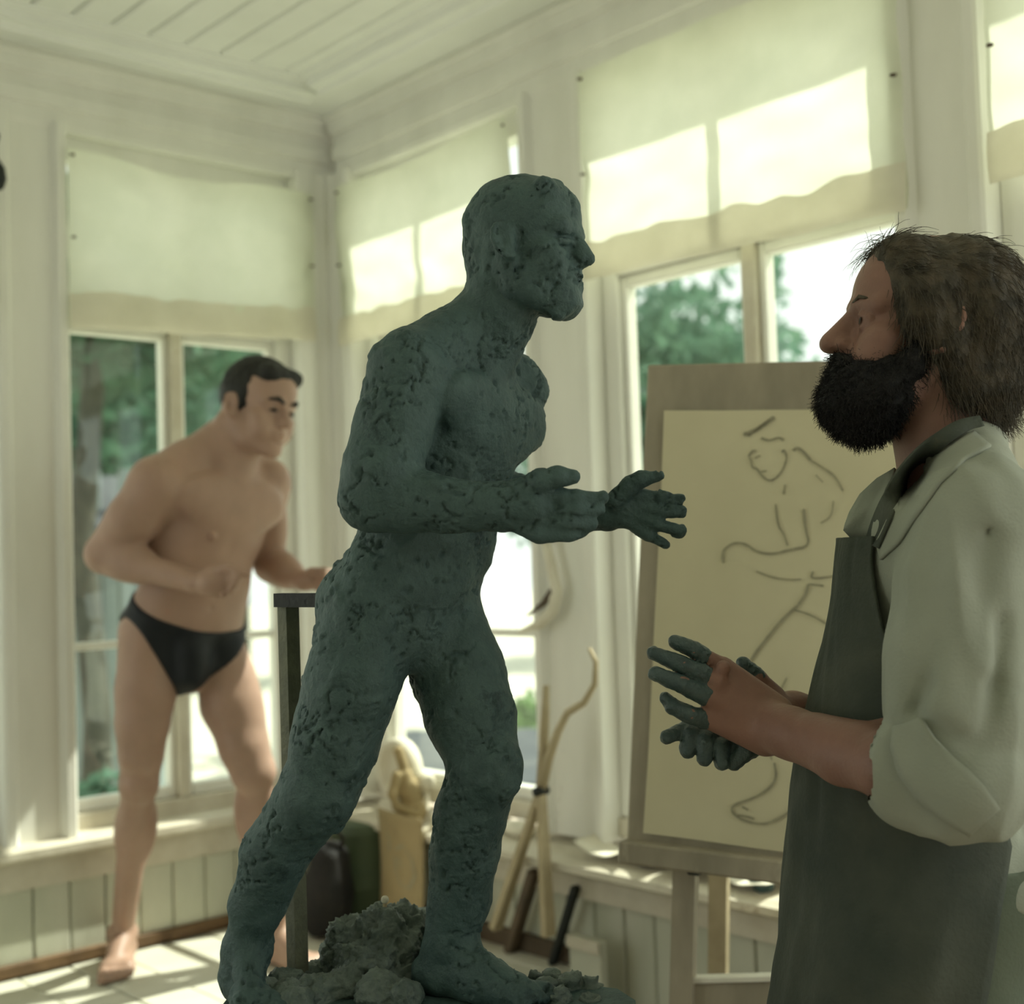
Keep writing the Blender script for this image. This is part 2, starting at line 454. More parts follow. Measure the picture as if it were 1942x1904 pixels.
# ------------------------------------------------------------------ outdoors
M['ground_pale'] = mat('pale_dry_yard', (208, 206, 190), (190, 190, 172), 0.9, 0.6)
M['grass'] = mat('lawn', (128, 160, 96), (96, 132, 76), 0.9, 3)
M['shed'] = mat('grey_shed_boards', (136, 146, 142), (104, 116, 116), 0.8, 2, stretch=(3, 3, 0.2), bump=0.2)
M['shed_roof'] = mat('felt_roof', (92, 96, 98), (74, 80, 84), 0.8, 4)
M['bark'] = mat('bark', (84, 84, 74), (58, 60, 54), 0.9, 6, bump=0.4)
M['leaf_dark'] = mat('dark_leaves', (74, 110, 86), (48, 84, 66), 0.7, 1.2, trans=0.35)
M['leaf_mid'] = mat('mid_leaves', (112, 146, 120), (82, 118, 102), 0.7, 1.2, trans=0.4)
gd = struct(MB().box((-40, 0.3, -0.62), (60, 60, -0.6)).box((0.3, -40, -0.62), (60, 0.3, -0.6)).build('ground', M['ground_pale']))
def leaf_crown(c, r, n, size, seed, squash=0.8, clumps=26):
    g = np.random.default_rng(seed)
    cc = g.normal(size=(clumps, 3)); cc /= np.linalg.norm(cc, axis=1)[:, None]
    cc *= (g.random((clumps, 1)) ** 0.5) * 0.75
    idx = g.integers(0, clumps, n)
    p = g.normal(size=(n, 3)); p /= np.linalg.norm(p, axis=1)[:, None]
    p = cc[idx] + p * (0.24 + 0.16 * g.random((clumps, 1)))[idx] * (g.random((n, 1)) ** 0.33)
    p = p * np.array([r, r, r * squash]) + np.array(c)
    a = g.normal(size=(n, 3)); a /= np.linalg.norm(a, axis=1)[:, None]
    b = np.cross(a, g.normal(size=(n, 3))); b /= np.linalg.norm(b, axis=1)[:, None]
    sz = size * (0.6 + 0.8 * g.random((n, 1)))
    q = np.stack([p - a * sz, p + b * sz * 0.45, p + a * sz, p - b * sz * 0.45], 1).reshape(-1, 3)
    return q, np.arange(4 * n).reshape(-1, 4)
def tree(base, h, r, label, m, seed, n=6000, size=0.09, trunk=0.14, squash=0.9, lift=0.62):
    root = empty('tree', base); tag(root, label, 'tree')
    MB().tube([(0, 0, 0), (0.05, 0.02, h * 0.3), (-0.04, 0.05, h * lift)], [trunk, trunk * 0.8, trunk * 0.5], 12).build('trunk', M['bark'], root, True)
    q, f = leaf_crown((0, 0, h * lift), r, n, size, seed, squash)
    me = bpy.data.meshes.new('crown'); me.from_pydata(q.tolist(), [], f.tolist()); me.materials.append(m)
    o = bpy.data.objects.new('crown', me); COL.objects.link(o); o.parent = root; o['kind'] = 'stuff'
    return root
# ------------------------------------------------------------------ figure modelling: smooth distance fields turned into one continuous surface
def vn(a): a = np.asarray(a, float); return a / max(np.linalg.norm(a), 1e-9)
def lerp(a, b, t): return np.asarray(a, float) * (1 - t) + np.asarray(b, float) * t
class SDF:
    def __init__(self, lo, hi, h):
        self.lo = np.array(lo, float); self.h = h
        self.n = np.maximum(4, np.ceil((np.array(hi) - self.lo) / h).astype(int) + 1)
        self.ax = [(self.lo[i] + h * np.arange(self.n[i])).astype(np.float32) for i in range(3)]
        self.D = np.full(tuple(self.n), 1.0, np.float32)
        self.k = 0.012
    def sl(self, lo, hi):
        a = np.clip(np.floor((np.asarray(lo) - self.lo) / self.h).astype(int), 0, self.n)
        b = np.clip(np.ceil((np.asarray(hi) - self.lo) / self.h).astype(int) + 1, 0, self.n)
        if np.any(b - a < 1): return None
        s = tuple(slice(a[i], b[i]) for i in range(3))
        return s, self.ax[0][s[0]][:, None, None], self.ax[1][s[1]][None, :, None], self.ax[2][s[2]][None, None, :]
    def put(self, s, d, k, op='u'):
        o = self.D[s]
        if op == 'u':
            if k > 0:
                e = np.maximum(k - np.abs(o - d), 0) / k
                self.D[s] = np.minimum(o, d) - e * e * (k * 0.25)
            else: self.D[s] = np.minimum(o, d)
        else:
            d = -d
            if k > 0:
                e = np.maximum(k - np.abs(o - d), 0) / k
                self.D[s] = np.maximum(o, d) + e * e * (k * 0.25)
            else: self.D[s] = np.maximum(o, d)
    def cone(self, a, b, ra, rb=None, k=None, flat=None, op='u'):
        """tapered capsule; flat=(axis, factor): squashed along axis by factor"""
        k = self.k if k is None else k
        rb = ra if rb is None else rb
        a = np.asarray(a, float); b = np.asarray(b, float)
        m = max(ra, rb) + k + 2.5 * self.h
        q = self.sl(np.minimum(a, b) - m, np.maximum(a, b) + m)
        if q is None: return
        s, X, Y, Z = q
        ab = b - a
        L = max(ab @ ab, 1e-12)
        px, py, pz = X - a[0], Y - a[1], Z - a[2]
        t = np.clip((px * ab[0] + py * ab[1] + pz * ab[2]) / L, 0, 1)
        px = px - t * ab[0]; py = py - t * ab[1]; pz = pz - t * ab[2]
        d2 = px * px + py * py + pz * pz
        r = ra + (rb - ra) * t
        if flat is not None:
            n, f = vn(flat[0]), flat[1]
            c = px * n[0] + py * n[1] + pz * n[2]
            d2 = d2 + c * c * (1 / (f * f) - 1)
            d = (np.sqrt(d2) - r) * (0.5 + 0.5 * f)
        else: d = np.sqrt(d2) - r
        self.put(s, d, k, op)
    def ell(self, c, r, ax=None, k=None, op='u'):
        """ellipsoid: radii r along the rows of ax"""
        k = self.k if k is None else k
        c = np.asarray(c, float); r = np.asarray(r, float)
        A = np.eye(3) if ax is None else np.array([vn(q) for q in ax])
        m = np.sqrt(((A * r[:, None]) ** 2).sum(0)) + k + 2.5 * self.h
        q = self.sl(c - m, c + m)
        if q is None: return
        s, X, Y, Z = q
        px, py, pz = X - c[0], Y - c[1], Z - c[2]
        k0 = 0; k1 = 0
        for i in range(3):
            w = px * A[i, 0] + py * A[i, 1] + pz * A[i, 2]
            w2 = w * w
            k0 = k0 + w2 / (r[i] * r[i]); k1 = k1 + w2 / (r[i] ** 4)
        k0 = np.sqrt(k0); k1 = np.sqrt(k1)
        self.put(s, k0 * (k0 - 1) / np.maximum(k1, 1e-6), k, op)
    def path(self, pts, rs, k=None, flat=None, op='u'):
        if not hasattr(rs, '__len__'): rs = [rs] * len(pts)
        for i in range(len(pts) - 1): self.cone(pts[i], pts[i + 1], rs[i], rs[i + 1], k, flat, op)
    def plane(self, p, n, k=0.0):
        """cut away everything on the side n points to"""
        n = vn(n); p = np.asarray(p, float)
        X, Y, Z = self.ax[0][:, None, None], self.ax[1][None, :, None], self.ax[2][None, None, :]
        d = (X - p[0]) * n[0] + (Y - p[1]) * n[1] + (Z - p[2]) * n[2]
        self.put((slice(None),) * 3, -d.astype(np.float32), k, 'c')
    def mesh(self, smooth=1):
        D = self.D
        S = D < 0
        nx, ny, nz = D.shape
        # cells that straddle the surface
        cnt = np.zeros((nx - 1, ny - 1, nz - 1), np.int8)
        for i in (0, 1):
            for j in (0, 1):
                for k in (0, 1): cnt += S[i:nx - 1 + i, j:ny - 1 + j, k:nz - 1 + k]
        act = (cnt > 0) & (cnt < 8)
        idx = np.full(act.shape, -1, np.int64)
        ci = np.argwhere(act)
        idx[act] = np.arange(len(ci))
        acc = np.zeros((len(ci), 3)); num = np.zeros(len(ci))
        corners = [(i, j, k) for i in (0, 1) for j in (0, 1) for k in (0, 1)]
        vals = {c: D[ci[:, 0] + c[0], ci[:, 1] + c[1], ci[:, 2] + c[2]].astype(float) for c in corners}
        for c in corners:
            for axn in range(3):
                if c[axn] == 0:
                    e = list(c); e[axn] = 1; e = tuple(e)
                    va, vb = vals[c], vals[e]
                    x = (va < 0) != (vb < 0)
                    t = np.where(x, va / np.where(x, va - vb, 1), 0)
                    p = np.tile(np.array(c, float), (len(ci), 1)); p[:, axn] = t
                    acc += p * x[:, None]; num += x
        P = (ci + acc / np.maximum(num, 1)[:, None])
        F = []
        for axn in range(3):
            o = [q for q in range(3) if q != axn]
            sa = [slice(None)] * 3; sb = [slice(None)] * 3
            sa[axn] = slice(0, -1); sb[axn] = slice(1, None)
            e = S[tuple(sa)] != S[tuple(sb)]
            for q in o:
                w = [slice(None)] * 3; w[q] = 0; e[tuple(w)] = False
                w[q] = -1; e[tuple(w)] = False
            E = np.argwhere(e)
            if len(E) == 0: continue
            ins = S[tuple(sa)][e]
            def cell(d0, d1):
                q = E.copy(); q[:, o[0]] -= d0; q[:, o[1]] -= d1
                return idx[q[:, 0], q[:, 1], q[:, 2]]
            Q = np.stack([cell(1, 1), cell(0, 1), cell(0, 0), cell(1, 0)], 1)
            flip = ins if axn != 1 else ~ins
            Q[~flip] = Q[~flip][:, ::-1]
            F.append(Q)
        F = np.concatenate(F)
        F = F[(F >= 0).all(1)]
        for _ in range(smooth):
            s_ = np.zeros_like(P); n_ = np.zeros(len(P))
            for a in range(4):
                i0, i1 = F[:, a], F[:, (a + 1) % 4]
                for c in range(3):
                    s_[:, c] += np.bincount(i0, P[i1, c], len(P)) + np.bincount(i1, P[i0, c], len(P))
                n_ += np.bincount(i0, minlength=len(P)) + np.bincount(i1, minlength=len(P))
            P = 0.5 * P + 0.5 * s_ / np.maximum(n_, 1)[:, None]
        return self.lo + P * self.h, F
def normals(P, F):
    n = np.cross(P[F[:, 2]] - P[F[:, 0]], P[F[:, 3]] - P[F[:, 1]])
    N = np.zeros_like(P)
    for a in range(4):
        for c in range(3): N[:, c] += np.bincount(F[:, a], n[:, c], len(P))
    return N / np.maximum(np.linalg.norm(N, axis=1), 1e-12)[:, None]
def clean(P, F, keep=0.02):
    """drop loose crumbs of the surface"""
    lab = np.arange(len(P))
    for _ in range(400):
        m = lab[F].min(1); old = lab.copy()
        for a in range(4): np.minimum.at(lab, F[:, a], m)
        lab = lab[lab]
        if np.array_equal(old, lab): break
    u, inv, c = np.unique(lab, return_inverse=True, return_counts=True)
    ok = c[inv] > keep * c.max()
    new = np.cumsum(ok) - 1
    F = F[ok[F].all(1)]
    return P[ok], new[F]
def fig_object(name, P, F, m, root, parent=None, smooth=True):
    """mesh given in the figures' frame, stored relative to its root (an Empty that stands in that frame)"""
    me = bpy.data.meshes.new(name)
    Q = P - np.array(root['base'])
    me.vertices.add(len(Q)); me.vertices.foreach_set('co', Q.astype(np.float32).ravel())
    me.loops.add(4 * len(F)); me.polygons.add(len(F))
    me.loops.foreach_set('vertex_index', F.astype(np.int32).ravel())
    me.polygons.foreach_set('loop_start', np.arange(0, 4 * len(F), 4, dtype=np.int32))
    me.update(calc_edges=True); me.validate()
    me.materials.append(m)
    if smooth: me.polygons.foreach_set('use_smooth', [True] * len(me.polygons))
    o = bpy.data.objects.new(name, me)
    COL.objects.link(o); o.parent = parent or root
    return o
def fig_root(name, base, label, cat, **kw):
    w = to_world(np.array(base))
    r = empty(name, tuple(w), FIG_ROT)
    r['base'] = [float(x) for x in base]
    return tag(r, label, cat, **kw)
def vnoise(P, sc, off=0.0, aniso=(1, 1, 1)):
    q = P * (np.array(aniso) * sc) + off
    nz = noise.noise
    return np.fromiter((nz(t) for t in map(tuple, q)), float, len(q))

# ---- body parts
def seg_bulge(S, a, b, t, off, rl, rw, rd=None, k=None):
    c = lerp(a, b, t) + off
    ax = vn(np.asarray(b) - a)
    n = off - ax * (off @ ax)
    n = vn(n) if np.linalg.norm(n) > 1e-5 else vn(np.cross(ax, [0.3, 0.5, 0.8]))
    S.ell(c, (rl, rd or rw, rw), (ax, n, np.cross(ax, n)), k)
def arm(S, sh, el, wr, s, front, fleshy=1.0):
    """front: direction the biceps faces"""
    f = vn(front)
    s = s * 1.0
    S.cone(sh, el, 0.047 * s * fleshy, 0.039 * s * fleshy)
    seg_bulge(S, sh, el, 0.08, vn(np.asarray(sh) - np.asarray(el)) * 0.0 + f * 0.001, 0.075 * s, 0.056 * s)
    seg_bulge(S, sh, el, 0.56, f * 0.016 * s, 0.095 * s, 0.040 * s * fleshy)
    seg_bulge(S, sh, el, 0.48, -f * 0.018 * s, 0.105 * s, 0.042 * s * fleshy)
    S.ell(el, (0.042 * s,) * 3)
    fa = vn(np.asarray(wr) - el)
    S.cone(el, wr, 0.041 * s * fleshy, 0.026 * s)
    g = vn(np.cross(fa, np.cross(fa, vn(np.asarray(sh) - el))))
    seg_bulge(S, el, wr, 0.22, -g * 0.012 * s, 0.095 * s, 0.043 * s * fleshy)
    seg_bulge(S, el, wr, 0.26, g * 0.010 * s, 0.090 * s, 0.038 * s * fleshy)
def leg(S, hp, kn, an, s, front, toe, ground, fleshy=1.0, foot=True, footlen=1.0, thigh=1.0):
    f = vn(front)
    hp, kn, an = map(lambda q: np.asarray(q, float), (hp, kn, an))
    S.cone(hp, kn, 0.083 * s * fleshy * thigh, 0.050 * s)
    seg_bulge(S, hp, kn, 0.40, f * 0.022 * s, 0.185 * s, 0.070 * s * fleshy * thigh)
    seg_bulge(S, hp, kn, 0.45, -f * 0.026 * s, 0.175 * s, 0.062 * s * fleshy * thigh)
    side = vn(np.cross(f, kn - hp))
    seg_bulge(S, hp, kn, 0.78, f * 0.012 * s + side * 0.024 * s, 0.075 * s, 0.034 * s)
    seg_bulge(S, hp, kn, 0.74, f * 0.012 * s - side * 0.024 * s, 0.08 * s, 0.033 * s)
    S.ell(kn + f * 0.010 * s, (0.050 * s, 0.050 * s, 0.056 * s))
    S.ell(kn + f * 0.042 * s, (0.024 * s, 0.024 * s, 0.028 * s))
    S.cone(kn, an, 0.046 * s, 0.031 * s)
    seg_bulge(S, kn, an, 0.30, -f * 0.026 * s + side * 0.012 * s, 0.125 * s, 0.047 * s * fleshy)
    seg_bulge(S, kn, an, 0.28, -f * 0.024 * s - side * 0.014 * s, 0.115 * s, 0.046 * s * fleshy)
    S.cone(lerp(kn, an, 0.12) + f * 0.02 * s, lerp(kn, an, 0.95) + f * 0.006 * s, 0.026 * s, 0.020 * s)
    S.cone(lerp(kn, an, 0.7) - f * 0.022 * s, an - f * 0.028 * s - np.array([0, 0, 0.03 * s]), 0.016 * s, 0.014 * s)
    if foot: feet(S, an, s, toe, ground, footlen)
def feet(S, an, s, toe, ground, fl=1.0):
    t = np.array([toe[0], toe[1], 0.0]); t = vn(t)
    sd = np.array([t[1], -t[0], 0.0])
    z = ground
    an = np.asarray(an, float)
    base = np.array([an[0], an[1], z])
    for sg in (-1, 1): S.ell(an + sd * 0.026 * s * sg, (0.018 * s, 0.02 * s, 0.022 * s))
    heel = base - t * 0.045 * s + np.array([0, 0, 0.032 * s])
    S.ell(heel, (0.042 * s, 0.034 * s, 0.034 * s), (t, sd, (0, 0, 1)))
    S.cone(an, heel, 0.036 * s, 0.030 * s)
    ball = base + t * 0.135 * s * fl + np.array([0, 0, 0.020 * s])
    S.cone(an + t * 0.02 * s - np.array([0, 0, 0.01 * s]), ball + sd * 0.012 * s, 0.036 * s, 0.022 * s)
    S.cone(heel + np.array([0, 0, -0.008 * s]), ball + sd * 0.026 * s, 0.026 * s, 0.021 * s)
    S.cone(heel + np.array([0, 0, -0.008 * s]), ball - sd * 0.024 * s, 0.026 * s, 0.021 * s)
    S.cone(ball + sd * 0.026 * s, ball - sd * 0.026 * s, 0.022 * s, 0.019 * s)
    return t, sd, ball
def toes(S, an, s, toe, ground, inner, fl=1.0):
    t = vn(np.array([toe[0], toe[1], 0.0])); sd = np.array([t[1], -t[0], 0.0]) * inner
    b = np.array([an[0], an[1], ground]) + t * 0.145 * s * fl
    for i, (o, l, r) in enumerate(((0.032, 0.058, 0.0145), (0.010, 0.055, 0.0105), (-0.008, 0.047, 0.0098), (-0.024, 0.037, 0.0092), (-0.038, 0.026, 0.0088))):
        p = b + sd * o * s + np.array([0, 0, 0.016 * s])
        S.path([p - t * 0.012 * s, p + t * l * 0.6 * s + np.array([0, 0, 0.004 * s]), p + t * l * s - np.array([0, 0, 0.004 * s])], [r * 1.1 * s, r * s, r * s], 0.004 * s)
def hand(S, wr, d, nrm, th, s, curls=(0.25, 0.25, 0.3, 0.35), spread=0.06, thumb=(0.6, 0.2), k=None, splay=None, lens=None):
    """wr wrist, d direction of the fingers, nrm out of the palm, th towards the thumb; curls in radians per joint"""
    wr = np.asarray(wr, float); d = vn(d); nrm = vn(np.asarray(nrm) - d * (np.asarray(nrm) @ d)); sd = vn(np.cross(d, nrm)); sd = sd if sd @ np.asarray(th) > 0 else -sd
    k = 0.006 * s if k is None else k
    tips = []
    kn = []
    for i, o in enumerate((0.030, 0.010, -0.011, -0.030)):
        kn.append(wr + d * (0.094, 0.098, 0.093, 0.083)[i] * s + sd * o * s - nrm * 0.003 * s)
    for i in range(4):
        S.cone(wr + sd * (0.020, 0.007, -0.006, -0.019)[i] * s + d * 0.006 * s, kn[i], 0.017 * s, (0.0125, 0.0125, 0.012, 0.011)[i] * s, 0.010 * s)
    S.ell(wr + d * 0.045 * s + sd * 0.026 * s + nrm * 0.012 * s, (0.036 * s, 0.018 * s, 0.014 * s), (d, sd, nrm), 0.008 * s)
    S.ell(wr + d * 0.045 * s - sd * 0.026 * s + nrm * 0.010 * s, (0.038 * s, 0.014 * s, 0.012 * s), (d, sd, nrm), 0.008 * s)
    L = lens or ((0.043, 0.026, 0.021), (0.047, 0.030, 0.022), (0.043, 0.028, 0.022), (0.034, 0.021, 0.020))
    for i in range(4):
        a = (1.5 - i) * spread if splay is None else splay[i]
        fd = vn(d * math.cos(a) + sd * math.sin(a))
        p = kn[i]; r = (0.0098, 0.0102, 0.0096, 0.0084)[i] * s
        c = curls[i]
        ang = 0.0
        pts = [p]
        for j in range(3):
            ang += c if not hasattr(c, '__len__') else c[j]
            v = fd * math.cos(ang) + nrm * math.sin(ang)
            p = p + v * L[i][j] * s
            pts.append(p)
        S.path(pts, [r * 1.12, r * 1.02, r * 0.95, r * 0.82], k * 0.6)
        for q in pts[1:3]: S.ell(q, (r * 1.08,) * 3, None, k * 0.4)
        tips.append(pts)
    b = wr + d * 0.022 * s + sd * 0.024 * s + nrm * 0.008 * s
    a1, a2 = thumb
    v1 = vn(d * math.cos(a1) + sd * math.sin(a1) + nrm * 0.35)
    v2 = vn(d * math.cos(a1 - a2) + sd * math.sin(a1 - a2) + nrm * 0.30)
    v3 = vn(d * math.cos(a1 - 1.6 * a2) + sd * math.sin(a1 - 1.6 * a2) + nrm * 0.25)
    p1 = b + v1 * 0.042 * s; p2 = p1 + v2 * 0.034 * s; p3 = p2 + v3 * 0.026 * s
    S.path([b, p1, p2, p3], [0.0165 * s, 0.0130 * s, 0.0112 * s, 0.0095 * s], k)
    tips.append([b, p1, p2, p3])
    return tips
def torso(S, J, s, fleshy=1.0, neck=True):
    """J: Rsho Lsho Rhip Lhip chest neck0 neck1"""
    Rs, Ls, Rh, Lh = (np.asarray(J[q], float) for q in ('Rsho', 'Lsho', 'Rhip', 'Lhip'))
    hc = (Rh + Lh) / 2; sc = (Rs + Ls) / 2
    T = vn(J['neck0'] - hc)
    lc = Ls - Rs; lc = vn(lc - T * (lc @ T)); fc = np.cross(lc, T)
    lp = Lh - Rh; lp = vn(lp - T * (lp @ T)); fp = np.cross(lp, T)
    ch = np.asarray(J['chest'], float)
    lm = vn(lc + lp); fm = vn(np.cross(lm, T))
    k = 0.03 * s; S.k = k
    S.ell(hc + T * 0.045 * s, (0.150 * s, 0.100 * s, 0.105 * s), (lp, fp, T))
    for sg in (-1, 1):
        S.ell(hc + lp * 0.068 * s * sg - fp * 0.060 * s - T * 0.015 * s, (0.078 * s, 0.072 * s, 0.088 * s), (lp, fp, T))
        S.ell(lerp(hc, ch, 0.42) + lm * 0.085 * s * sg + fm * 0.005 * s, (0.058 * s, 0.075 * s, 0.125 * s), (lm, fm, T))
    S.ell(lerp(hc, ch, 0.48) + fm * 0.018 * s, (0.118 * s * fleshy, 0.088 * s * fleshy, 0.17 * s), (lm, fm, T))
    S.ell(ch, (0.148 * s, 0.112 * s, 0.185 * s), (lc, fc, T))
    S.cone(Rs - T * 0.02 * s + lc * 0.03 * s, Ls - T * 0.02 * s - lc * 0.03 * s, 0.062 * s, 0.062 * s)
    for sg, sh in ((-1, Rs), (1, Ls)):
        S.ell(ch + lc * 0.074 * s * sg + fc * 0.078 * s + T * 0.062 * s, (0.086 * s, 0.026 * s, 0.062 * s), (lc, fc, T), 0.03 * s)
        S.ell(ch + lc * 0.112 * s * sg - fc * 0.040 * s - T * 0.02 * s, (0.052 * s, 0.075 * s, 0.150 * s), (lc, fc, T))
        S.cone(lerp(J['neck0'], J['neck1'], 0.45) - fc * 0.018 * s, sh + T * 0.022 * s - fc * 0.01 * s, 0.044 * s, 0.034 * s)
        S.cone(sc + T * 0.012 * s + fc * 0.055 * s + lc * 0.018 * s * sg, sh + fc * 0.028 * s + T * 0.028 * s, 0.012 * s, 0.012 * s, 0.012 * s)
        S.ell(sh, (0.062 * s, 0.062 * s, 0.066 * s), None, 0.02 * s)
    S.cone(ch - T * 0.02 * s + fc * 0.128 * s, lerp(hc, ch, 0.45) + fm * 0.118 * s * fleshy, 0.010 * s, 0.012 * s, 0.02 * s, op='c')
    if neck:
        S.cone(J['neck0'], J['neck1'], 0.066 * s, 0.058 * s)
        for sg in (-1, 1):
            S.cone(sc + T * 0.02 * s + fc * 0.062 * s + lc * 0.015 * s * sg, J['neck1'] + np.asarray(J.get('headR', lc)) * 0.0 + lc * 0.055 * s * sg - fc * 0.012 * s, 0.017 * s, 0.018 * s, 0.02 * s)
    S.ell(lerp(hc, ch, 0.30) + fm * 0.116 * s * fleshy, (0.006 * s, 0.014 * s, 0.008 * s), (lm, fm, T), 0.008 * s, 'c')
    S.k = 0.012 * s
    return dict(T=T, lc=lc, fc=fc, lp=lp, fp=fp, hc=hc, sc=sc)
def head(S, c, f, u, s, hair=None, ear=True, beard=False, fat=1.0):
    """c: middle of the head at eye level, f: where the face looks, u: towards the crown"""
    c = np.asarray(c, float); f = vn(f); u = vn(np.asarray(u) - f * (np.asarray(u) @ f)); r = np.cross(f, u)
    A = (r, f, u)
    def p(x, y, z): return c + (r * x + f * y + u * z) * s
    def E(x, y, z, a, b, d, k=0.010, op='u', ax=None): S.ell(p(x, y, z), (a * s, b * s, d * s), ax or A, k * s, op)
    def C(a, b, ra, rb, k=0.008, op='u', flat=None): S.cone(p(*a), p(*b), ra * s, rb * s, k * s, flat, op)
    E(0, -0.012, 0.030, 0.075, 0.098, 0.088, 0.02)
    E(0, 0.034, 0.038, 0.064, 0.056, 0.058, 0.03)
    E(0, 0.032, -0.045, 0.055 * fat, 0.058, 0.072, 0.025)
    E(0, -0.03, -0.04, 0.062, 0.062, 0.06, 0.03)
    for g in (-1, 1):
        C((0.056 * g, -0.008, -0.050), (0.046 * g, 0.030, -0.092), 0.020, 0.017, 0.02)
        C((0.046 * g, 0.030, -0.092), (0.014 * g, 0.074, -0.108), 0.017, 0.016, 0.02)
        E(0.046 * g, 0.056, -0.030, 0.024, 0.022, 0.017, 0.016)
        C((0.050 * g, 0.070, 0.010), (0.014 * g, 0.088, 0.012), 0.0095, 0.010, 0.012)
        E(0.040 * g, 0.062, -0.058, 0.022, 0.026, 0.028, 0.02)
    E(0, 0.080, -0.106, 0.022, 0.018, 0.017, 0.014)
    E(0, 0.070, -0.068, 0.034, 0.026, 0.030, 0.016)
    for g in (-1, 1): E(0.033 * g, 0.098, -0.010, 0.017, 0.017, 0.011, 0.010, 'c')
    for g in (-1, 1):
        E(0.032 * g, 0.073, -0.010, 0.0125, 0.0125, 0.0125, 0.003)
        C((0.018 * g, 0.082, -0.006), (0.032 * g, 0.0865, -0.0025), 0.0032, 0.0036, 0.003)
        C((0.032 * g, 0.0865, -0.0025), (0.046 * g, 0.077, -0.008), 0.0036, 0.003, 0.003)
        C((0.020 * g, 0.081, -0.014), (0.033 * g, 0.084, -0.0195), 0.0026, 0.003, 0.003)
        C((0.033 * g, 0.084, -0.0195), (0.046 * g, 0.076, -0.012), 0.003, 0.0026, 0.003)
    C((0, 0.088, 0.004), (0, 0.112, -0.034), 0.0085, 0.0105, 0.008)
    C((0, 0.080, -0.012), (0, 0.094, -0.040), 0.012, 0.014, 0.008)
    E(0, 0.113, -0.038, 0.011, 0.011, 0.0095, 0.006)
    for g in (-1, 1):
        E(0.0125 * g, 0.100, -0.040, 0.0075, 0.0105, 0.0075, 0.005)
        E(0.007 * g, 0.107, -0.0475, 0.0038, 0.006, 0.0035, 0.002, 'c')
    E(0, 0.0945, -0.064, 0.024, 0.0085, 0.0062, 0.006)
    E(0, 0.0930, -0.0755, 0.020, 0.0090, 0.0072, 0.006)
    E(0, 0.104, -0.0695, 0.024, 0.012, 0.0016, 0.003, 'c')
    E(0, 0.096, -0.088, 0.016, 0.007, 0.004, 0.006, 'c')
    if ear:
        for g in (-1, 1):
            back = vn(r * g * 0.55 - f * 0.85)
            up2 = vn(u * 0.96 - f * 0.28)
            out = vn(np.cross(up2, back)) * 1.0
            q = p(0.075 * g, 0.002, -0.016)
            S.ell(q + back * 0.010 * s, (0.018 * s, 0.030 * s, 0.0065 * s), (back, up2, out), 0.006 * s)
            a = []
            for i in range(9):
                t = -1.9 + i * 0.55
                a.append(q + back * (0.010 + 0.0175 * math.cos(t + 0.3)) * s + up2 * 0.030 * math.sin(t + 0.3) * s + r * g * 0.004 * s)
            S.path(a, 0.0042 * s, 0.003 * s)
            S.ell(q + up2 * 0.0 + back * 0.006 * s + r * g * 0.008 * s, (0.009 * s, 0.013 * s, 0.006 * s), (back, up2, r), 0.003 * s, 'c')
            S.ell(q - up2 * 0.026 * s + back * 0.004 * s, (0.009 * s, 0.009 * s, 0.006 * s), (back, up2, out), 0.004 * s)
    return p, A
# ------------------------------------------------------------------ the clay statue
M['clay'] = None
def clay_mat():
    m = mat('wet_grey_green_clay', (74, 96, 94), (60, 80, 79), 0.62, 26, 6, bump=0.55, bscale=170, bdist=0.004, c3=(44, 62, 63), spot=0.60, spec=0.35)
    return m
M['clay'] = clay_mat()
def hx(u, v, o=0.0): return V(u, v, 1.75 + o)
def stroke(S, pts, dep, k=0.012, flat=None, op='u'):
    """pts: (u, v, radius in pixels, depth offset); a chain of tapered capsules"""
    q = [(V(p[0], p[1], dep + p[3]), p[2] * (dep + p[3]) / FPX) for p in pts]
    for (a, ra), (b, rb) in zip(q[:-1], q[1:]): S.cone(a, b, ra, rb, k, flat, op)
J = dict(Rsho=hx(772, 706, -0.070), Lsho=hx(966, 738, 0.10), Rhip=hx(704, 1150, -0.03), Lhip=hx(826, 1155, 0.04),
         chest=hx(866, 836, 0.035), neck0=hx(905, 660, 0.02), neck1=hx(962, 560, 0.015))
ss = 0.70
lo_ = np.minimum(V(395, 1905, 1.75), V(1320, 325, 1.75)); hi_ = np.maximum(V(395, 1905, 1.75), V(1320, 325, 1.75))
S = SDF((lo_[0], lo_[1] - 0.27, lo_[2] - 0.01), (hi_[0], hi_[1] + 0.27, hi_[2]), 0.0030)
BR = torso(S, J, ss)
zb = V(860, 1893, 1.75)[2]                      # top of the modelling board
DS = 1.75
S.k = 0.012
Rkn, Ran = hx(600, 1505, -0.03), hx(468, 1790, 0.03)
Lkn, Lan = hx(918, 1462, -0.03), hx(852, 1780, 0.03)
leg(S, J['Rhip'], Rkn, Ran, ss, vn((0.75, -0.65, 0.2)), (0.35, -0.9), zb, 1.0, True, 0.8)
leg(S, J['Lhip'], Lkn, Lan, ss, vn((0.85, -0.5, 0.1)), (0.86, -0.5), zb, 1.0, True, 1.0)
toes(S, Lan, ss, (0.86, -0.5), zb, -1, 1.0)
toes(S, Ran, ss, (0.35, -0.9), zb, 1, 0.8)
stroke(S, [(697, 1170, 78, -0.02), (670, 1290, 83, -0.03), (636, 1410, 78, -0.03), (600, 1508, 68, -0.03), (518, 1610, 53, 0.0), (482, 1715, 44, 0.02), (470, 1800, 34, 0.03), (455, 1855, 40, 0.03)], DS, 0.02)
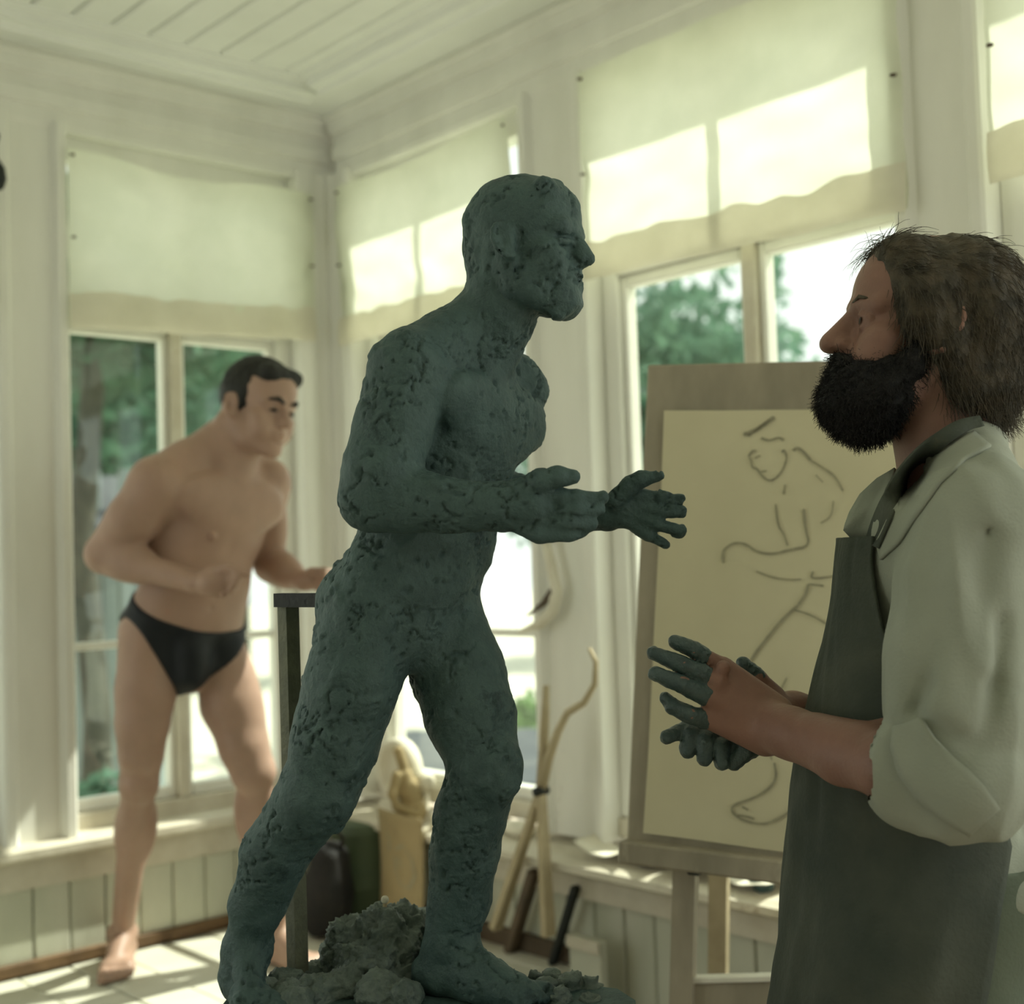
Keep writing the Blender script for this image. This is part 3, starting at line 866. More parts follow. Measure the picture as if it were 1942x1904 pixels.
stroke(S, [(845, 1170, 62, 0.04), (872, 1270, 72, 0.02), (896, 1360, 75, 0.0), (920, 1460, 62, -0.02), (896, 1540, 58, 0.0), (882, 1625, 60, 0.02), (871, 1704, 54, 0.03), (854, 1790, 44, 0.03)], DS, 0.02)
stroke(S, [(942, 1440, 38, -0.05), (950, 1478, 34, -0.05)], DS, 0.02)
stroke(S, [(845, 1850, 40, 0.03), (905, 1855, 34, 0.0), (985, 1875, 24, -0.03)], DS, 0.02)
stroke(S, [(775, 1228, 40, -0.02), (790, 1190, 40, -0.03)], DS, 0.03)
stroke(S, [(800, 1188, 17, -0.085), (796, 1212, 18, -0.085)], DS, 0.02)
Rel, Rwr = hx(706, 950, -0.10), hx(965, 960, -0.145)
Lel, Lwr = hx(905, 930, 0.13), hx(1150, 976, 0.05)
S.k = 0.010
arm(S, J['Rsho'], Rel, Rwr, ss * 1.06, (0.6, -0.4, 0.5), 1.05)
arm(S, J['Lsho'], Lel, Lwr, ss, (0.6, -0.4, 0.5))
stroke(S, [(775, 708, 66, -0.07), (750, 800, 74, -0.085), (722, 895, 72, -0.10), (706, 945, 58, -0.10)], DS, 0.012)
stroke(S, [(700, 948, 54, -0.10), (850, 958, 50, -0.125), (960, 962, 43, -0.145), (1010, 962, 44, -0.15)], DS, 0.012)
# near hand: knuckles and fingers seen from the back
stroke(S, [(1000, 958, 40, -0.15), (1045, 962, 38, -0.155)], DS, 0.012, flat=((0, 1, 0), 0.6))
stroke(S, [(985, 935, 24, -0.15), (1022, 912, 23, -0.165), (1060, 902, 18, -0.17), (1086, 904, 15, -0.17)], DS, 0.006)
stroke(S, [(1040, 940, 17, -0.16), (1095, 944, 14, -0.165), (1138, 944, 12.5, -0.16)], DS, 0.004)
stroke(S, [(1040, 964, 18, -0.16), (1095, 969, 15, -0.168), (1137, 966, 13, -0.16)], DS, 0.004)
stroke(S, [(1030, 988, 18, -0.155), (1080, 991, 14, -0.168), (1122, 992, 13, -0.16)], DS, 0.004)
stroke(S, [(985, 990, 22, -0.15), (1025, 1010, 20, -0.155), (1078, 1014, 15, -0.16), (1104, 1006, 12, -0.155)], DS, 0.004)
# far hand: open palm, fingers spread
stroke(S, [(1110, 978, 30, 0.08), (1158, 974, 28, 0.05), (1186, 966, 34, 0.04), (1214, 964, 36, 0.04)], DS, 0.008, flat=((0, 1, 0), 0.6))
stroke(S, [(1168, 948, 20, 0.03), (1192, 922, 18, 0.025), (1216, 909, 14.5, 0.02), (1248, 904, 11, 0.02)], DS, 0.006)
stroke(S, [(1210, 943, 15, 0.035), (1250, 945, 12.5, 0.03), (1291, 946, 10, 0.03)], DS, 0.003)
stroke(S, [(1212, 963, 15, 0.035), (1252, 969, 12.5, 0.025), (1290, 972, 11, 0.03)], DS, 0.003)
stroke(S, [(1212, 982, 15, 0.035), (1248, 995, 12.5, 0.025), (1288, 1006, 10.5, 0.03)], DS, 0.003)
stroke(S, [(1198, 992, 16, 0.04), (1232, 1016, 12.5, 0.03), (1262, 1034, 10, 0.03)], DS, 0.003)
# carved anatomy: midline, pectoral edge, belly, groin, shoulder blade fold, knees
stroke(S, [(935, 735, 7, -0.10), (945, 800, 7, -0.105), (935, 870, 7, -0.105), (890, 960, 7, -0.10), (850, 1060, 6, -0.105), (805, 1150, 5, -0.105)], DS, 0.014, op='c')
stroke(S, [(852, 750, 10, -0.13), (862, 812, 9, -0.105), (905, 838, 8, -0.10), (950, 822, 8, -0.105)], DS, 0.016, op='c')
stroke(S, [(890, 690, 6, -0.085), (935, 700, 7, -0.09), (968, 690, 6, -0.05)], DS, 0.012, op='c')
stroke(S, [(705, 1175, 9, -0.105), (750, 1225, 8, -0.105), (778, 1262, 8, -0.095)], DS, 0.014, op='c')
stroke(S, [(872, 1170, 8, -0.06), (830, 1225, 8, -0.07), (800, 1258, 7, -0.08)], DS, 0.014, op='c')
# neck and shoulders
stroke(S, [(985, 715, 34, 0.09), (1002, 738, 32, 0.09), (985, 790, 30, 0.10)], DS, 0.02)
stroke(S, [(955, 585, 56, 0.0), (925, 640, 62, 0.02)], DS, 0.03)
stroke(S, [(905, 615, 52, 0.02), (840, 655, 50, -0.02), (775, 690, 56, -0.065)], DS, 0.03)
hf = vn((0.93, -0.36, -0.02)); hu = vn((0.10, 0.02, 1))
HC = hx(997, 462, 0.0)
hs = 0.775
S.k = 0.01
ph, HA = head(S, HC, hf, hu, hs, fat=1.05)
# heavier clay features: nose, brow, jaw, hair cap
S.cone(ph(0, 0.084, 0.004), ph(0, 0.101, -0.034), 0.013 * hs, 0.015 * hs, 0.006)
S.cone(ph(-0.04, 0.080, 0.014), ph(0.04, 0.080, 0.014), 0.013 * hs, 0.013 * hs, 0.008)
S.cone(ph(-0.020, 0.068, -0.105), ph(0.020, 0.068, -0.105), 0.020 * hs, 0.020 * hs, 0.014)
S.cone(ph(-0.020, 0.073, -0.085), ph(0.020, 0.073, -0.085), 0.017 * hs, 0.017 * hs, 0.014)
for g in (-1, 1):
    S.cone(ph(0.050 * g, 0.0, -0.085), ph(0.02 * g, 0.066, -0.116), 0.020 * hs, 0.020 * hs, 0.014)
    pass
for g in (-1, 1):
    S.cone(ph(0.014 * g, 0.094, -0.004), ph(0.046 * g, 0.078, -0.006), 0.0045 * hs, 0.004 * hs, 0.003, op='c')
    S.cone(ph(0.016 * g, 0.090, -0.010), ph(0.047 * g, 0.078, -0.014), 0.0042 * hs, 0.0036 * hs, 0.003)
    S.cone(ph(0.014 * g, 0.090, -0.020), ph(0.046 * g, 0.073, -0.024), 0.003 * hs, 0.003 * hs, 0.004, op='c')
    S.cone(ph(0.021 * g, 0.101, -0.044), ph(0.037 * g, 0.088, -0.074), 0.004 * hs, 0.003 * hs, 0.006, op='c')
    S.cone(ph(0.070 * g, 0.012, 0.012), ph(0.066 * g, 0.016, -0.06), 0.004 * hs, 0.005 * hs, 0.006, op='c')
    S.ell(ph(0.074 * g, -0.010, -0.016), (0.012 * hs, 0.018 * hs, 0.034 * hs), HA, 0.005)
    S.cone(ph(0.058 * g, 0.050, 0.062), ph(0.066 * g, 0.030, 0.02), 0.004 * hs, 0.004 * hs, 0.006, op='c')
S.cone(ph(-0.028, 0.095, -0.069), ph(0.028, 0.095, -0.069), 0.0036 * hs, 0.0036 * hs, 0.003, op='c')
S.cone(ph(-0.02, 0.087, -0.0775), ph(0.02, 0.087, -0.0775), 0.0085 * hs, 0.0085 * hs, 0.004)
S.cone(ph(-0.022, 0.086, -0.0615), ph(0.022, 0.086, -0.0615), 0.008 * hs, 0.008 * hs, 0.004)
S.ell(ph(0, -0.014, 0.036), (0.078 * hs, 0.094 * hs, 0.083 * hs), HA, 0.006)
S.cone(ph(-0.048, 0.054, 0.076), ph(0.048, 0.054, 0.076), 0.020 * hs, 0.020 * hs, 0.012)
S.cone(ph(0, -0.080, -0.005), ph(0, -0.070, -0.05), 0.035 * hs, 0.03 * hs, 0.02)
P, F = S.mesh(1)
P, F = clean(P, F)
Nn = normals(P, F)
d = 0.0030 * vnoise(P, 24) + 0.0014 * vnoise(P, 62, 5.0) + 0.0004 * vnoise(P, 150, 9.0)
# drying cracks, pressed-on pellets and pits
def crack(sc, o, wid):
    w = vnoise(P, sc, o) + 0.38 * vnoise(P, sc * 2.7, o + 5) + 0.16 * vnoise(P, sc * 6.5, o + 9)
    return np.clip(1 - np.abs(w) / wid, 0, 1)
w3 = vnoise(P, 15, 41.0); w4 = vnoise(P, 19, 61.0)
cr = np.maximum(crack(21, 17.0, 0.05) * np.clip((w3 - 0.02) * 6, 0, 1), crack(24, 31.0, 0.045) * np.clip((w4 - 0.08) * 6, 0, 1))
cell = np.floor((vnoise(P, 30, 71.0) * 0.5 + 0.5) * 5) / 5
pit = np.clip((vnoise(P, 105, 77.0) - 0.40) * 7, 0, 1) * np.clip(vnoise(P, 13, 57.0) * 4 + 0.5, 0, 1)
pel = np.clip((vnoise(P, 46, 87.0) - 0.18) * 5, 0, 1) * np.clip(vnoise(P, 11, 97.0) * 4, 0, 1)
fine = np.where((P[:, 2] > ph(0, 0, -0.12)[2]) & (P[:, 0] > HC[0]), 0.7, 1.0)
P = P + Nn * ((d + 0.0030 * pel - 0.0042 * pit) * fine - 0.0052 * cr)[:, None]
sb = (lo_ + hi_) / 2; sb[2] = zb
statue = fig_root('clay_statue', sb, 'dark grey-green clay statue of a crouching nude man, cracked surface, hands held out', 'statue')
fig_object('figure', P, F, M['clay'], statue)
# ------------------------------------------------------------------ the model: man in black swim briefs on the platform
M['skin'] = mat('skin', (176, 144, 126), (162, 132, 115), 0.5, 9, 5, bump=0.06, bscale=120, sss=0.12, spec=0.35, c3=(178, 128, 110), spot=0.66)
M['hair_dark'] = mat('dark_hair', (40, 38, 34), (28, 30, 30), 0.6, 60, bump=0.6, bscale=220, stretch=(1, 1, 0.4), bdist=0.004)
M['briefs'] = mat('black_swim_fabric', (20, 24, 28), (26, 29, 32), 0.55, 30, bump=0.1, bscale=300)
DM = 3.42
def dep_for(u, v, z):
    d = RT * (u - 971) / FPX - UP * (v - 952) / FPX + fw
    return (z - CAM[2]) / d[2]
def mx(u, v, o=0.0): return V(u, v, DM + o)
fR = dep_for(212, 1848, ZP) - DM; fL = dep_for(522, 1832, ZP) - DM
J = dict(Rsho=mx(296, 918, -0.12), Lsho=mx(508, 915, 0.12), Rhip=mx(287, 1200, -0.05), Lhip=mx(405, 1205, 0.05),
         chest=mx(402, 990, 0.02), neck0=mx(418, 862, 0.01), neck1=mx(462, 806, 0.0))
lo_ = np.minimum(V(140, 1880, DM), V(650, 660, DM)); hi_ = np.maximum(V(140, 1880, DM), V(650, 660, DM))
S = SDF((lo_[0], lo_[1] - 0.42, ZP - 0.02), (hi_[0], hi_[1] + 0.42, hi_[2] + 0.02), 0.0052)
BM = torso(S, J, 1.0)
Rkn, Ran = mx(264, 1486, fR * 0.5 - 0.06), mx(232, 1768, fR + 0.11)
Lkn, Lan = mx(482, 1462, fL * 0.5 - 0.02), mx(524, 1772, fL + 0.03)
leg(S, J['Rhip'], Rkn, Ran, 0.97, vn((0.1, -0.95, 0.1)), (0.18, -1), ZP, 0.95, True, 0.95)
leg(S, J['Lhip'], Lkn, Lan, 0.97, vn((0.75, -0.65, 0.0)), (0.75, -0.6), ZP, 0.95, True, 1.0)
toes(S, Ran, 0.97, (0.18, -1), ZP, 1, 0.95)
toes(S, Lan, 0.97, (0.75, -0.6), ZP, -1, 1.0)
stroke(S, [(280, 1215, 52, -0.05), (277, 1310, 54, -0.06), (270, 1372, 47, -0.07), (266, 1430, 40, -0.07)], DM, 0.02)
stroke(S, [(410, 1225, 44, 0.05), (434, 1335, 52, 0.02), (460, 1415, 43, 0.0), (478, 1465, 40, 0.0)], DM, 0.02)
stroke(S, [(365, 1262, 40, -0.02), (360, 1290, 26, -0.03)], DM, 0.02)
stroke(S, [(362, 1240, 22, -0.075), (362, 1280, 20, -0.075)], DM, 0.05)
Rel, Rwr = mx(196, 1052, -0.10), mx(368, 1104, -0.20)
Lel, Lwr = mx(512, 1072, 0.16), mx(578, 1102, 0.06)
arm(S, J['Rsho'], Rel, Rwr, 1.03, (0.6, -0.5, 0.5), 1.05)
arm(S, J['Lsho'], Lel, Lwr, 1.0, (0.7, -0.5, 0.5))
stroke(S, [(296, 922, 50, -0.12), (252, 985, 48, -0.12), (204, 1046, 38, -0.10)], DM, 0.015)
stroke(S, [(418, 842, 40, 0.01), (350, 880, 38, -0.05), (296, 915, 44, -0.11)], DM, 0.03)
stroke(S, [(460, 832, 40, 0.0), (440, 880, 44, 0.0)], DM, 0.03)
S.k = 0.006
# near fist held before the belly
stroke(S, [(372, 1105, 21, -0.20), (402, 1104, 27, -0.21), (420, 1100, 26, -0.21)], DM, 0.01)
for (a, b, c) in (((418, 1084, 11, -0.22), (444, 1083, 9, -0.24), (452, 1094, 8, -0.25)), ((422, 1098, 11, -0.22), (450, 1098, 9, -0.24), (446, 1108, 8, -0.25)),
                  ((418, 1112, 11, -0.21), (444, 1112, 9, -0.23), (438, 1120, 8, -0.24)), ((410, 1124, 10, -0.20), (430, 1124, 8, -0.22), (424, 1130, 7, -0.23))):
    stroke(S, [a, b, c], DM, 0.004)
stroke(S, [(400, 1084, 12, -0.22), (436, 1076, 9, -0.24), (470, 1090, 7, -0.25)], DM, 0.004)
# far fist
stroke(S, [(572, 1101, 17, 0.06), (594, 1098, 19, 0.05), (604, 1098, 18, 0.05)], DM, 0.01)
for i, y0 in enumerate((1086, 1096, 1106, 1114)):
    stroke(S, [(602, y0, 8, 0.03), (620, y0 - 1, 7.5, 0.0), (614, y0 + 2, 7, -0.02)], DM, 0.004)
stroke(S, [(590, 1084, 9, 0.02), (612, 1082, 7, 0.0), (628, 1084, 6, 0.0)], DM, 0.004)
hf = vn((0.80, -0.56, -0.20)); hu = vn((0.22, 0, 1))
S.k = 0.01
pm, HA2 = head(S, mx(491, 768, 0.0), hf, hu, 1.03)
# nipples and navel relief
S.ell(mx(405, 1018, -0.10), (0.010, 0.010, 0.010), None, 0.006)
S.plane((0, 0, ZP + 0.001), (0, 0, -1))
D0 = S.D.copy()
P, F = S.mesh(1); P, F = clean(P, F)
mb = (lo_ + hi_) / 2; mb[2] = ZP
man = fig_root('person', mb, 'bare-chested man in black swim briefs crouching on the platform before the window', 'person')
body = fig_object('body', P, F, M['skin'], man)
# briefs: the body's own surface a few millimetres proud, between a dipped waistband and two high leg cuts
S.D = D0 - 0.006
hc, lp, fp, Tm = BM['hc'], BM['lp'], BM['fp'], BM['T']
a, b = mx(243, 1126, 0.0), mx(449, 1172, 0.0)
n = vn(np.cross(np.cross(vn(b - a), (0, 0, 1)), vn(b - a)))
S.plane(lerp(a, b, 0.5) + fp * 0.0, vn(n + 0.42 * fp))
S.plane(mx(362, 1322, -0.1), (0, 0, -1))
a, b = mx(224, 1170, -0.02), mx(343, 1306, -0.14)
ed = vn(b - a); n = np.cross(ed, vn(fp)); n = n if n[2] < 0 else -n
S.plane(a, n)
a, b = mx(452, 1230, 0.02), mx(388, 1312, -0.10)
ed = vn(b - a); n = np.cross(ed, vn(fp)); n = n if n[2] < 0 else -n
S.plane(a, n)
P, F = S.mesh(1); P, F = clean(P, F, 0.2)
fig_object('swim_briefs', P, F, M['briefs'], man)
# cropped hair
Sh = SDF(mx(491, 768) - np.array([0.15, 0.15, 0.14]), mx(491, 768) + np.array([0.15, 0.15, 0.16]), 0.004)
Sh.ell(pm(0, -0.016, 0.034), (0.083, 0.106, 0.094), HA2, 0.01)
Sh.cone(pm(-0.045, 0.058, 0.080), pm(0.045, 0.058, 0.080), 0.024, 0.024, 0.02)
Sh.cone(pm(0, -0.085, -0.01), pm(0, -0.070, -0.065), 0.034, 0.022, 0.03)
for g in (-1, 1): Sh.cone(pm(0.072 * g, 0.012, 0.03), pm(0.073 * g, 0.012, -0.025), 0.010, 0.005, 0.01)
Sh.ell(pm(0, 0.092, -0.030), (0.105, 0.080, 0.088), HA2, 0.008, 'c')
for g in (-1, 1): Sh.ell(pm(0.09 * g, -0.022, -0.026), (0.035, 0.024, 0.036), HA2, 0.006, 'c')
Sh.plane(pm(0, 0, -0.088), -HA2[2] + 0.3 * HA2[1])
P, F = Sh.mesh(1); P, F = clean(P, F, 0.1)
P = P + normals(P, F) * (0.0022 * vnoise(P, 90, 3.0, (1, 1, 0.5)) + 0.002 * vnoise(P, 40))[:, None]
fig_object('hair', P, F, M['hair_dark'], man)
for g in (-1, 1):
    MBx = MB().tube([to_world(q) for q in (pm(0.014 * g, 0.101, 0.012), pm(0.032 * g, 0.097, 0.020), pm(0.05 * g, 0.080, 0.014))], [0.0045, 0.006, 0.003], 6)
    o = MBx.build('eyebrow', M['hair_dark'], man, True); o.matrix_parent_inverse = (Matrix.Translation(man.location) @ Matrix.Rotation(FIG_ROT, 4, 'Z')).inverted()
    fe = MB().tube([to_world(q) for q in (pm(0.020 * g, 0.0885, -0.010), pm(0.032 * g, 0.0905, -0.0095), pm(0.043 * g, 0.0835, -0.011))], [0.002, 0.005, 0.002], 6)
    o = fe.build('eye', M['hair_dark'], man, True); o.matrix_parent_inverse = (Matrix.Translation(man.location) @ Matrix.Rotation(FIG_ROT, 4, 'Z')).inverted()
# ------------------------------------------------------------------ the sculptor
M['skin_dark'] = mat('tanned_skin', (148, 112, 98), (132, 100, 88), 0.5, 14, 5, bump=0.12, bscale=160, sss=0.08, spec=0.35, c3=(140, 98, 86), spot=0.64)
M['clay_wet'] = mat('wet_clay_smear', (74, 92, 90), (52, 70, 69), 0.35, 40, 6, bump=0.6, bscale=200, bdist=0.004, spec=0.5)
M['shirt'] = mat('pale_linen', (160, 164, 150), (146, 151, 137), 0.85, 5, 5, bump=0.12, bscale=260)
M['apron'] = mat('dark_canvas', (84, 88, 78), (58, 66, 60), 0.85, 6, 6, bump=0.2, bscale=160, c3=(96, 92, 72), spot=0.63)
M['trousers'] = mat('grey_green_trousers', (100, 108, 92), (86, 96, 82), 0.85, 7, bump=0.12, bscale=200)
M['boot'] = mat('dark_leather', (46, 40, 34), (36, 32, 28), 0.5, 20, bump=0.2)
M['hair_brown'] = mat('brown_hair', (84, 74, 58), (52, 50, 42), 0.55, 40, bump=0.6, bscale=150, bdist=0.004)
M['beard'] = mat('dark_beard', (34, 32, 30), (24, 25, 26), 0.7, 60, bump=0.7, bscale=180, bdist=0.004)
DA = 1.70
def sx_(u, v, o=0.0): return V(u, v, DA + o)
J = dict(Rsho=sx_(1795, 1000, 0.17), Lsho=sx_(1855, 1000, -0.17), Rhip=sx_(1770, 1650, 0.09), Lhip=sx_(1782, 1650, -0.09),
         chest=sx_(1822, 1140, 0.0), neck0=sx_(1806, 890, 0.01), neck1=sx_(1765, 745, 0.0))
Lel, Lwr = sx_(1850, 1475, -0.215), sx_(1470, 1385, -0.03)
Rel, Rwr = sx_(1780, 1420, 0.25), sx_(1505, 1352, 0.10)
lo_ = np.minimum(V(1215, 1905, DA), V(2120, 430, DA)); hi_ = np.maximum(V(1215, 1905, DA), V(2120, 430, DA))
S = SDF((lo_[0], lo_[1] - 0.36, 0.84), (hi_[0], hi_[1] + 0.36, hi_[2] + 0.03), 0.0034)
BA = torso(S, J, 0.92)
S.k = 0.01
arm(S, J['Lsho'], Lel, Lwr, 1.0, (-0.9, 0, 0.3))
arm(S, J['Rsho'], Rel, Rwr, 1.0, (-0.9, 0, 0.3))
stroke(S, [(1830, 1462, 62, -0.22), (1690, 1452, 66, -0.185), (1600, 1432, 55, -0.125), (1500, 1390, 46, -0.05), (1462, 1376, 46, -0.02)], DA, 0.012)
stroke(S, [(1640, 1412, 40, -0.15), (1550, 1392, 34, -0.09)], DA, 0.015)
# near hand: back of the hand towards us, fingers up and away to the left
FING = dict(index=[(1372, 1266, 18, 0.01), (1318, 1234, 14, 0.0), (1280, 1217, 11, 0.0)],
            middle=[(1362, 1294, 19, -0.005), (1290, 1259, 14.5, -0.015), (1240, 1239, 11.5, -0.01)],
            ring=[(1352, 1325, 19, -0.01), (1293, 1298, 14.5, -0.025), (1244, 1278, 12.5, -0.02)],
            little=[(1342, 1364, 17, -0.01), (1306, 1355, 14.5, -0.02), (1276, 1340, 12.5, -0.02), (1261, 1323, 9, -0.015)])
for b, w in (((1372, 1268, 22, 0.01), (1472, 1352, 34, 0.0)), ((1362, 1296, 24, -0.005), (1465, 1365, 36, -0.01)), ((1352, 1326, 24, -0.01), (1460, 1382, 38, -0.015)), ((1342, 1362, 20, -0.01), (1450, 1400, 34, -0.015))):
    stroke(S, [b, w], DA, 0.010)
for q in FING.values():
    stroke(S, q, DA, 0.004)
    for j in q[1:2]: S.ell(V(j[0], j[1], DA + j[3]), (j[2] * 1.08 * DA / FPX,) * 3, None, 0.004)
for q in ((1372, 1266), (1362, 1294), (1352, 1324)): S.ell(V(q[0], q[1], DA - 0.018), (0.010,) * 3, None, 0.008)
# far hand behind it: palm cupped under, fingers showing below, thumb above
stroke(S, [(1600, 1382, 40, 0.18), (1505, 1350, 34, 0.10), (1452, 1352, 40, 0.07), (1400, 1372, 36, 0.06)], DA, 0.012)
TH = [(1468, 1318, 20, 0.08), (1436, 1284, 15, 0.075), (1410, 1258, 11, 0.07)]
stroke(S, TH, DA, 0.008)
F2 = [[(1352, 1362, 17, 0.05), (1300, 1384, 14, 0.03), (1264, 1398, 11, 0.015)],
      [(1350, 1378, 18, 0.05), (1310, 1392, 16, 0.02), (1304, 1424, 13, 0.015)],
      [(1370, 1392, 18, 0.05), (1336, 1404, 16, 0.015), (1336, 1438, 13, 0.01)],
      [(1396, 1402, 18, 0.05), (1366, 1418, 16, 0.015), (1370, 1446, 13, 0.01)],
      [(1440, 1398, 22, 0.05), (1412, 1420, 20, 0.02), (1392, 1448, 12, 0.015)]]
for q in F2: stroke(S, q, DA, 0.003)
stroke(S, [(1440, 1385, 30, 0.05), (1420, 1408, 26, 0.035)], DA, 0.01)
hf = vn((-0.975, 0.06, 0.20)); hu = vn((0.2, 0, 1))
HCs = sx_(1754, 622, 0.0)
S.k = 0.01
psc, HA3 = head(S, HCs, hf, hu, 1.02)
stroke(S, [(1775, 760, 74, 0.0), (1795, 880, 80, 0.01)], DA, 0.03)
S.cone(psc(0, 0.086, 0.004), psc(0, 0.113, -0.036), 0.010, 0.012, 0.006)
S.ell(psc(0, 0.1145, -0.041), (0.0125, 0.012, 0.0100), HA3, 0.006)
SKIN_D = None
P, F = S.mesh(1); P, F = clean(P, F)
sb = (lo_ + hi_) / 2; sb[0] = J['Lhip'][0]; sb[1] = (J['Lhip'][1] + J['Rhip'][1]) / 2; sb[2] = 0.0
sculptor = fig_root('person', sb, 'bearded man in pale shirt and dark apron, clay on his raised hands', 'person')
fig_object('body', P, F, M['skin_dark'], sculptor)
# clay on the fingers of both hands
S2 = SDF(V(1215, 1480, DA) - np.array([0.01, 0.09, 0.01]), V(1480, 1195, DA) + np.array([0.01, 0.11, 0.01]), 0.0022)
def coat(pts, t0, grow): return [(p[0], p[1], p[2] + grow, p[3]) for p in pts]
def part(pts, f):
    """the outer share of a finger"""
    a, b = pts[0], pts[1]
    c = tuple(a[i] * (1 - f) + b[i] * f for i in range(4))
    return [c] + list(pts[1:])
for nme, f in (('index', 0.72), ('middle', 0.30), ('ring', 0.05), ('little', 0.02)): stroke(S2, coat(part(FING[nme], f), 0, 2.3), DA, 0.002)
stroke(S2, [(1352, 1325, 18.5, -0.012), (1336, 1318, 16, -0.018)], DA, 0.004)
for q in F2: stroke(S2, coat(q, 0, 2.4), DA, 0.002)
stroke(S2, [(1440, 1388, 30, 0.048), (1414, 1412, 27, 0.033)], DA, 0.008)
stroke(S2, coat(TH[1:], 0, 2.5), DA, 0.004)
P, F = S2.mesh(1); P, F = clean(P, F, 0.01)
P = P + normals(P, F) * (0.0009 * vnoise(P, 70) + 0.0009 * vnoise(P, 180, 4.0) + 0.0014 * np.maximum(vnoise(P, 110, 9.0), 0))[:, None]
fig_object('clay_coating', P, F, M['clay_wet'], sculptor)['label'] = 'wet grey clay caked on the fingers'

# shirt
S = SDF((lo_[0] + 0.25, lo_[1] - 0.40, 0.90), (hi_[0] + 0.02, hi_[1] + 0.40, V(1800, 800, DA)[2]), 0.0045)
torso(S, J, 0.98, neck=False)
S.D -= 0.010
S.k = 0.02
stroke(S, [(1858, 1000, 96, -0.155), (1825, 1120, 112, -0.18), (1818, 1250, 122, -0.19), (1822, 1360, 124, -0.205), (1822, 1450, 104, -0.215)], DA, 0.03)
stroke(S, [(1900, 1440, 80, -0.20), (1850, 1500, 72, -0.215)], DA, 0.03)
stroke(S, [(1795, 1000, 90, 0.15), (1800, 1250, 110, 0.22), (1780, 1420, 95, 0.24), (1650, 1400, 70, 0.2)], DA, 0.03)
stroke(S, [(1770, 1640, 150, 0.0), (1800, 1500, 150, 0.0)], DA, 0.03)
# hanging sleeve corner and drag folds
stroke(S, [(1800, 1500, 72, -0.215), (1838, 1532, 48, -0.215)], DA, 0.03)
for q in ([(1722, 1060, 9, -0.235), (1728, 1120, 10, -0.25), (1720, 1190, 7, -0.25)], [(1872, 985, 6, -0.218), (1878, 1050, 8, -0.252), (1872, 1120, 6, -0.262)],
          [(1728, 1352, 8, -0.25), (1790, 1392, 10, -0.282), (1850, 1425, 9, -0.288), (1885, 1480, 7, -0.28)], [(1900, 1180, 7, -0.252), (1884, 1300, 9, -0.268), (1872, 1390, 7, -0.285)],
          [(1760, 1220, 7, -0.255), (1752, 1300, 9, -0.255), (1740, 1345, 7, -0.24)], [(1800, 1520, 6, -0.262), (1850, 1556, 7, -0.258)]):
    stroke(S, q, DA, 0.02, op='c')
# rolled cuff
cu, cd = sx_(1766, 1464, -0.205), vn(sx_(1640, 1432, -0.155) - sx_(1830, 1475, -0.22))
for t, r in ((0.0, 0.066), (0.03, 0.068)):
    q = cu - cd * t
    S.cone(q - cd * 0.012, q + cd * 0.014, r, r, 0.006)
S.cone(cu + cd * 0.2, cu - cd * 0.03, 0.046, 0.048, 0.004, op='c')
S.cone(lerp(J['neck0'], J['neck1'], -0.28) - np.array([0.01, 0, 0]), J['neck1'], 0.074, 0.082, 0.01, op='c')
S.plane(sx_(1800, 1668), (0, 0, -1))
P, F = S.mesh(2); P, F = clean(P, F)
N_ = normals(P, F)
g1 = np.abs(vnoise(P, 11, 2.0, (1.6, 1.2, 0.45))); g2 = vnoise(P, 22, 8.0, (1.5, 1.2, 0.5))
P = P + N_ * (0.014 * (0.35 - g1) + 0.004 * g2)[:, None]
fig_object('shirt', P, F, M['shirt'], sculptor)
def slab(name, pts, m, thick, parent, puff=0.0, dd=DA):
    """a cloth flap: outline of (u, v, depth offset) points, given thickness"""
    q = np.array([V(p[0], p[1], dd + p[2]) for p in pts])
    c = q.mean(0)
    bm = bmesh.new()
    vs = [bm.verts.new(tuple(x - np.array(parent['base']))) for x in q]
    cc = bm.verts.new(tuple(c + np.array([0, -puff, 0]) - np.array(parent['base'])))
    for i in range(len(vs)): bm.faces.new((vs[i], vs[(i + 1) % len(vs)], cc))
    bmesh.ops.subdivide_edges(bm, edges=bm.edges[:], cuts=2, use_grid_fill=True, smooth=0.6)
    me = bpy.data.meshes.new(name); bm.to_mesh(me); bm.free()
    me.materials.append(m); me.polygons.foreach_set('use_smooth', [True] * len(me.polygons))
    o = bpy.data.objects.new(name, me); COL.objects.link(o); o.parent = parent
    md = o.modifiers.new('thickness', 'SOLIDIFY'); md.thickness = thick; md.offset = 0
    return o
slab('collar', [(1698, 888, 0.03), (1664, 908, 0.04), (1632, 938, 0.05), (1612, 972, 0.05), (1600, 1005, 0.05), (1616, 1022, 0.05), (1646, 1022, 0.03), (1668, 970, 0.0), (1690, 925, -0.01)], M['shirt'], 0.004, sculptor, 0.01)
from mathutils.bvhtree import BVHTree
SHIRT_T = BVHTree.FromPolygons([tuple(p) for p in P], [tuple(f) for f in F])
def drape(u, v, off=0.004, fb=-0.11):
    """point of the shirt's surface at pixel (u, v), lifted a little"""
    o = np.array([0, 0, CAM[2]]); d = vn(V(u, v, 1.0) - o)
    h = SHIRT_T.ray_cast(Vector(o), Vector(d))
    if h[0] is None or abs(np.linalg.norm(np.array(h[0]) - o) - DA) > 0.32: return sx_(u, v, fb)
    return np.array(h[0]) - d * off
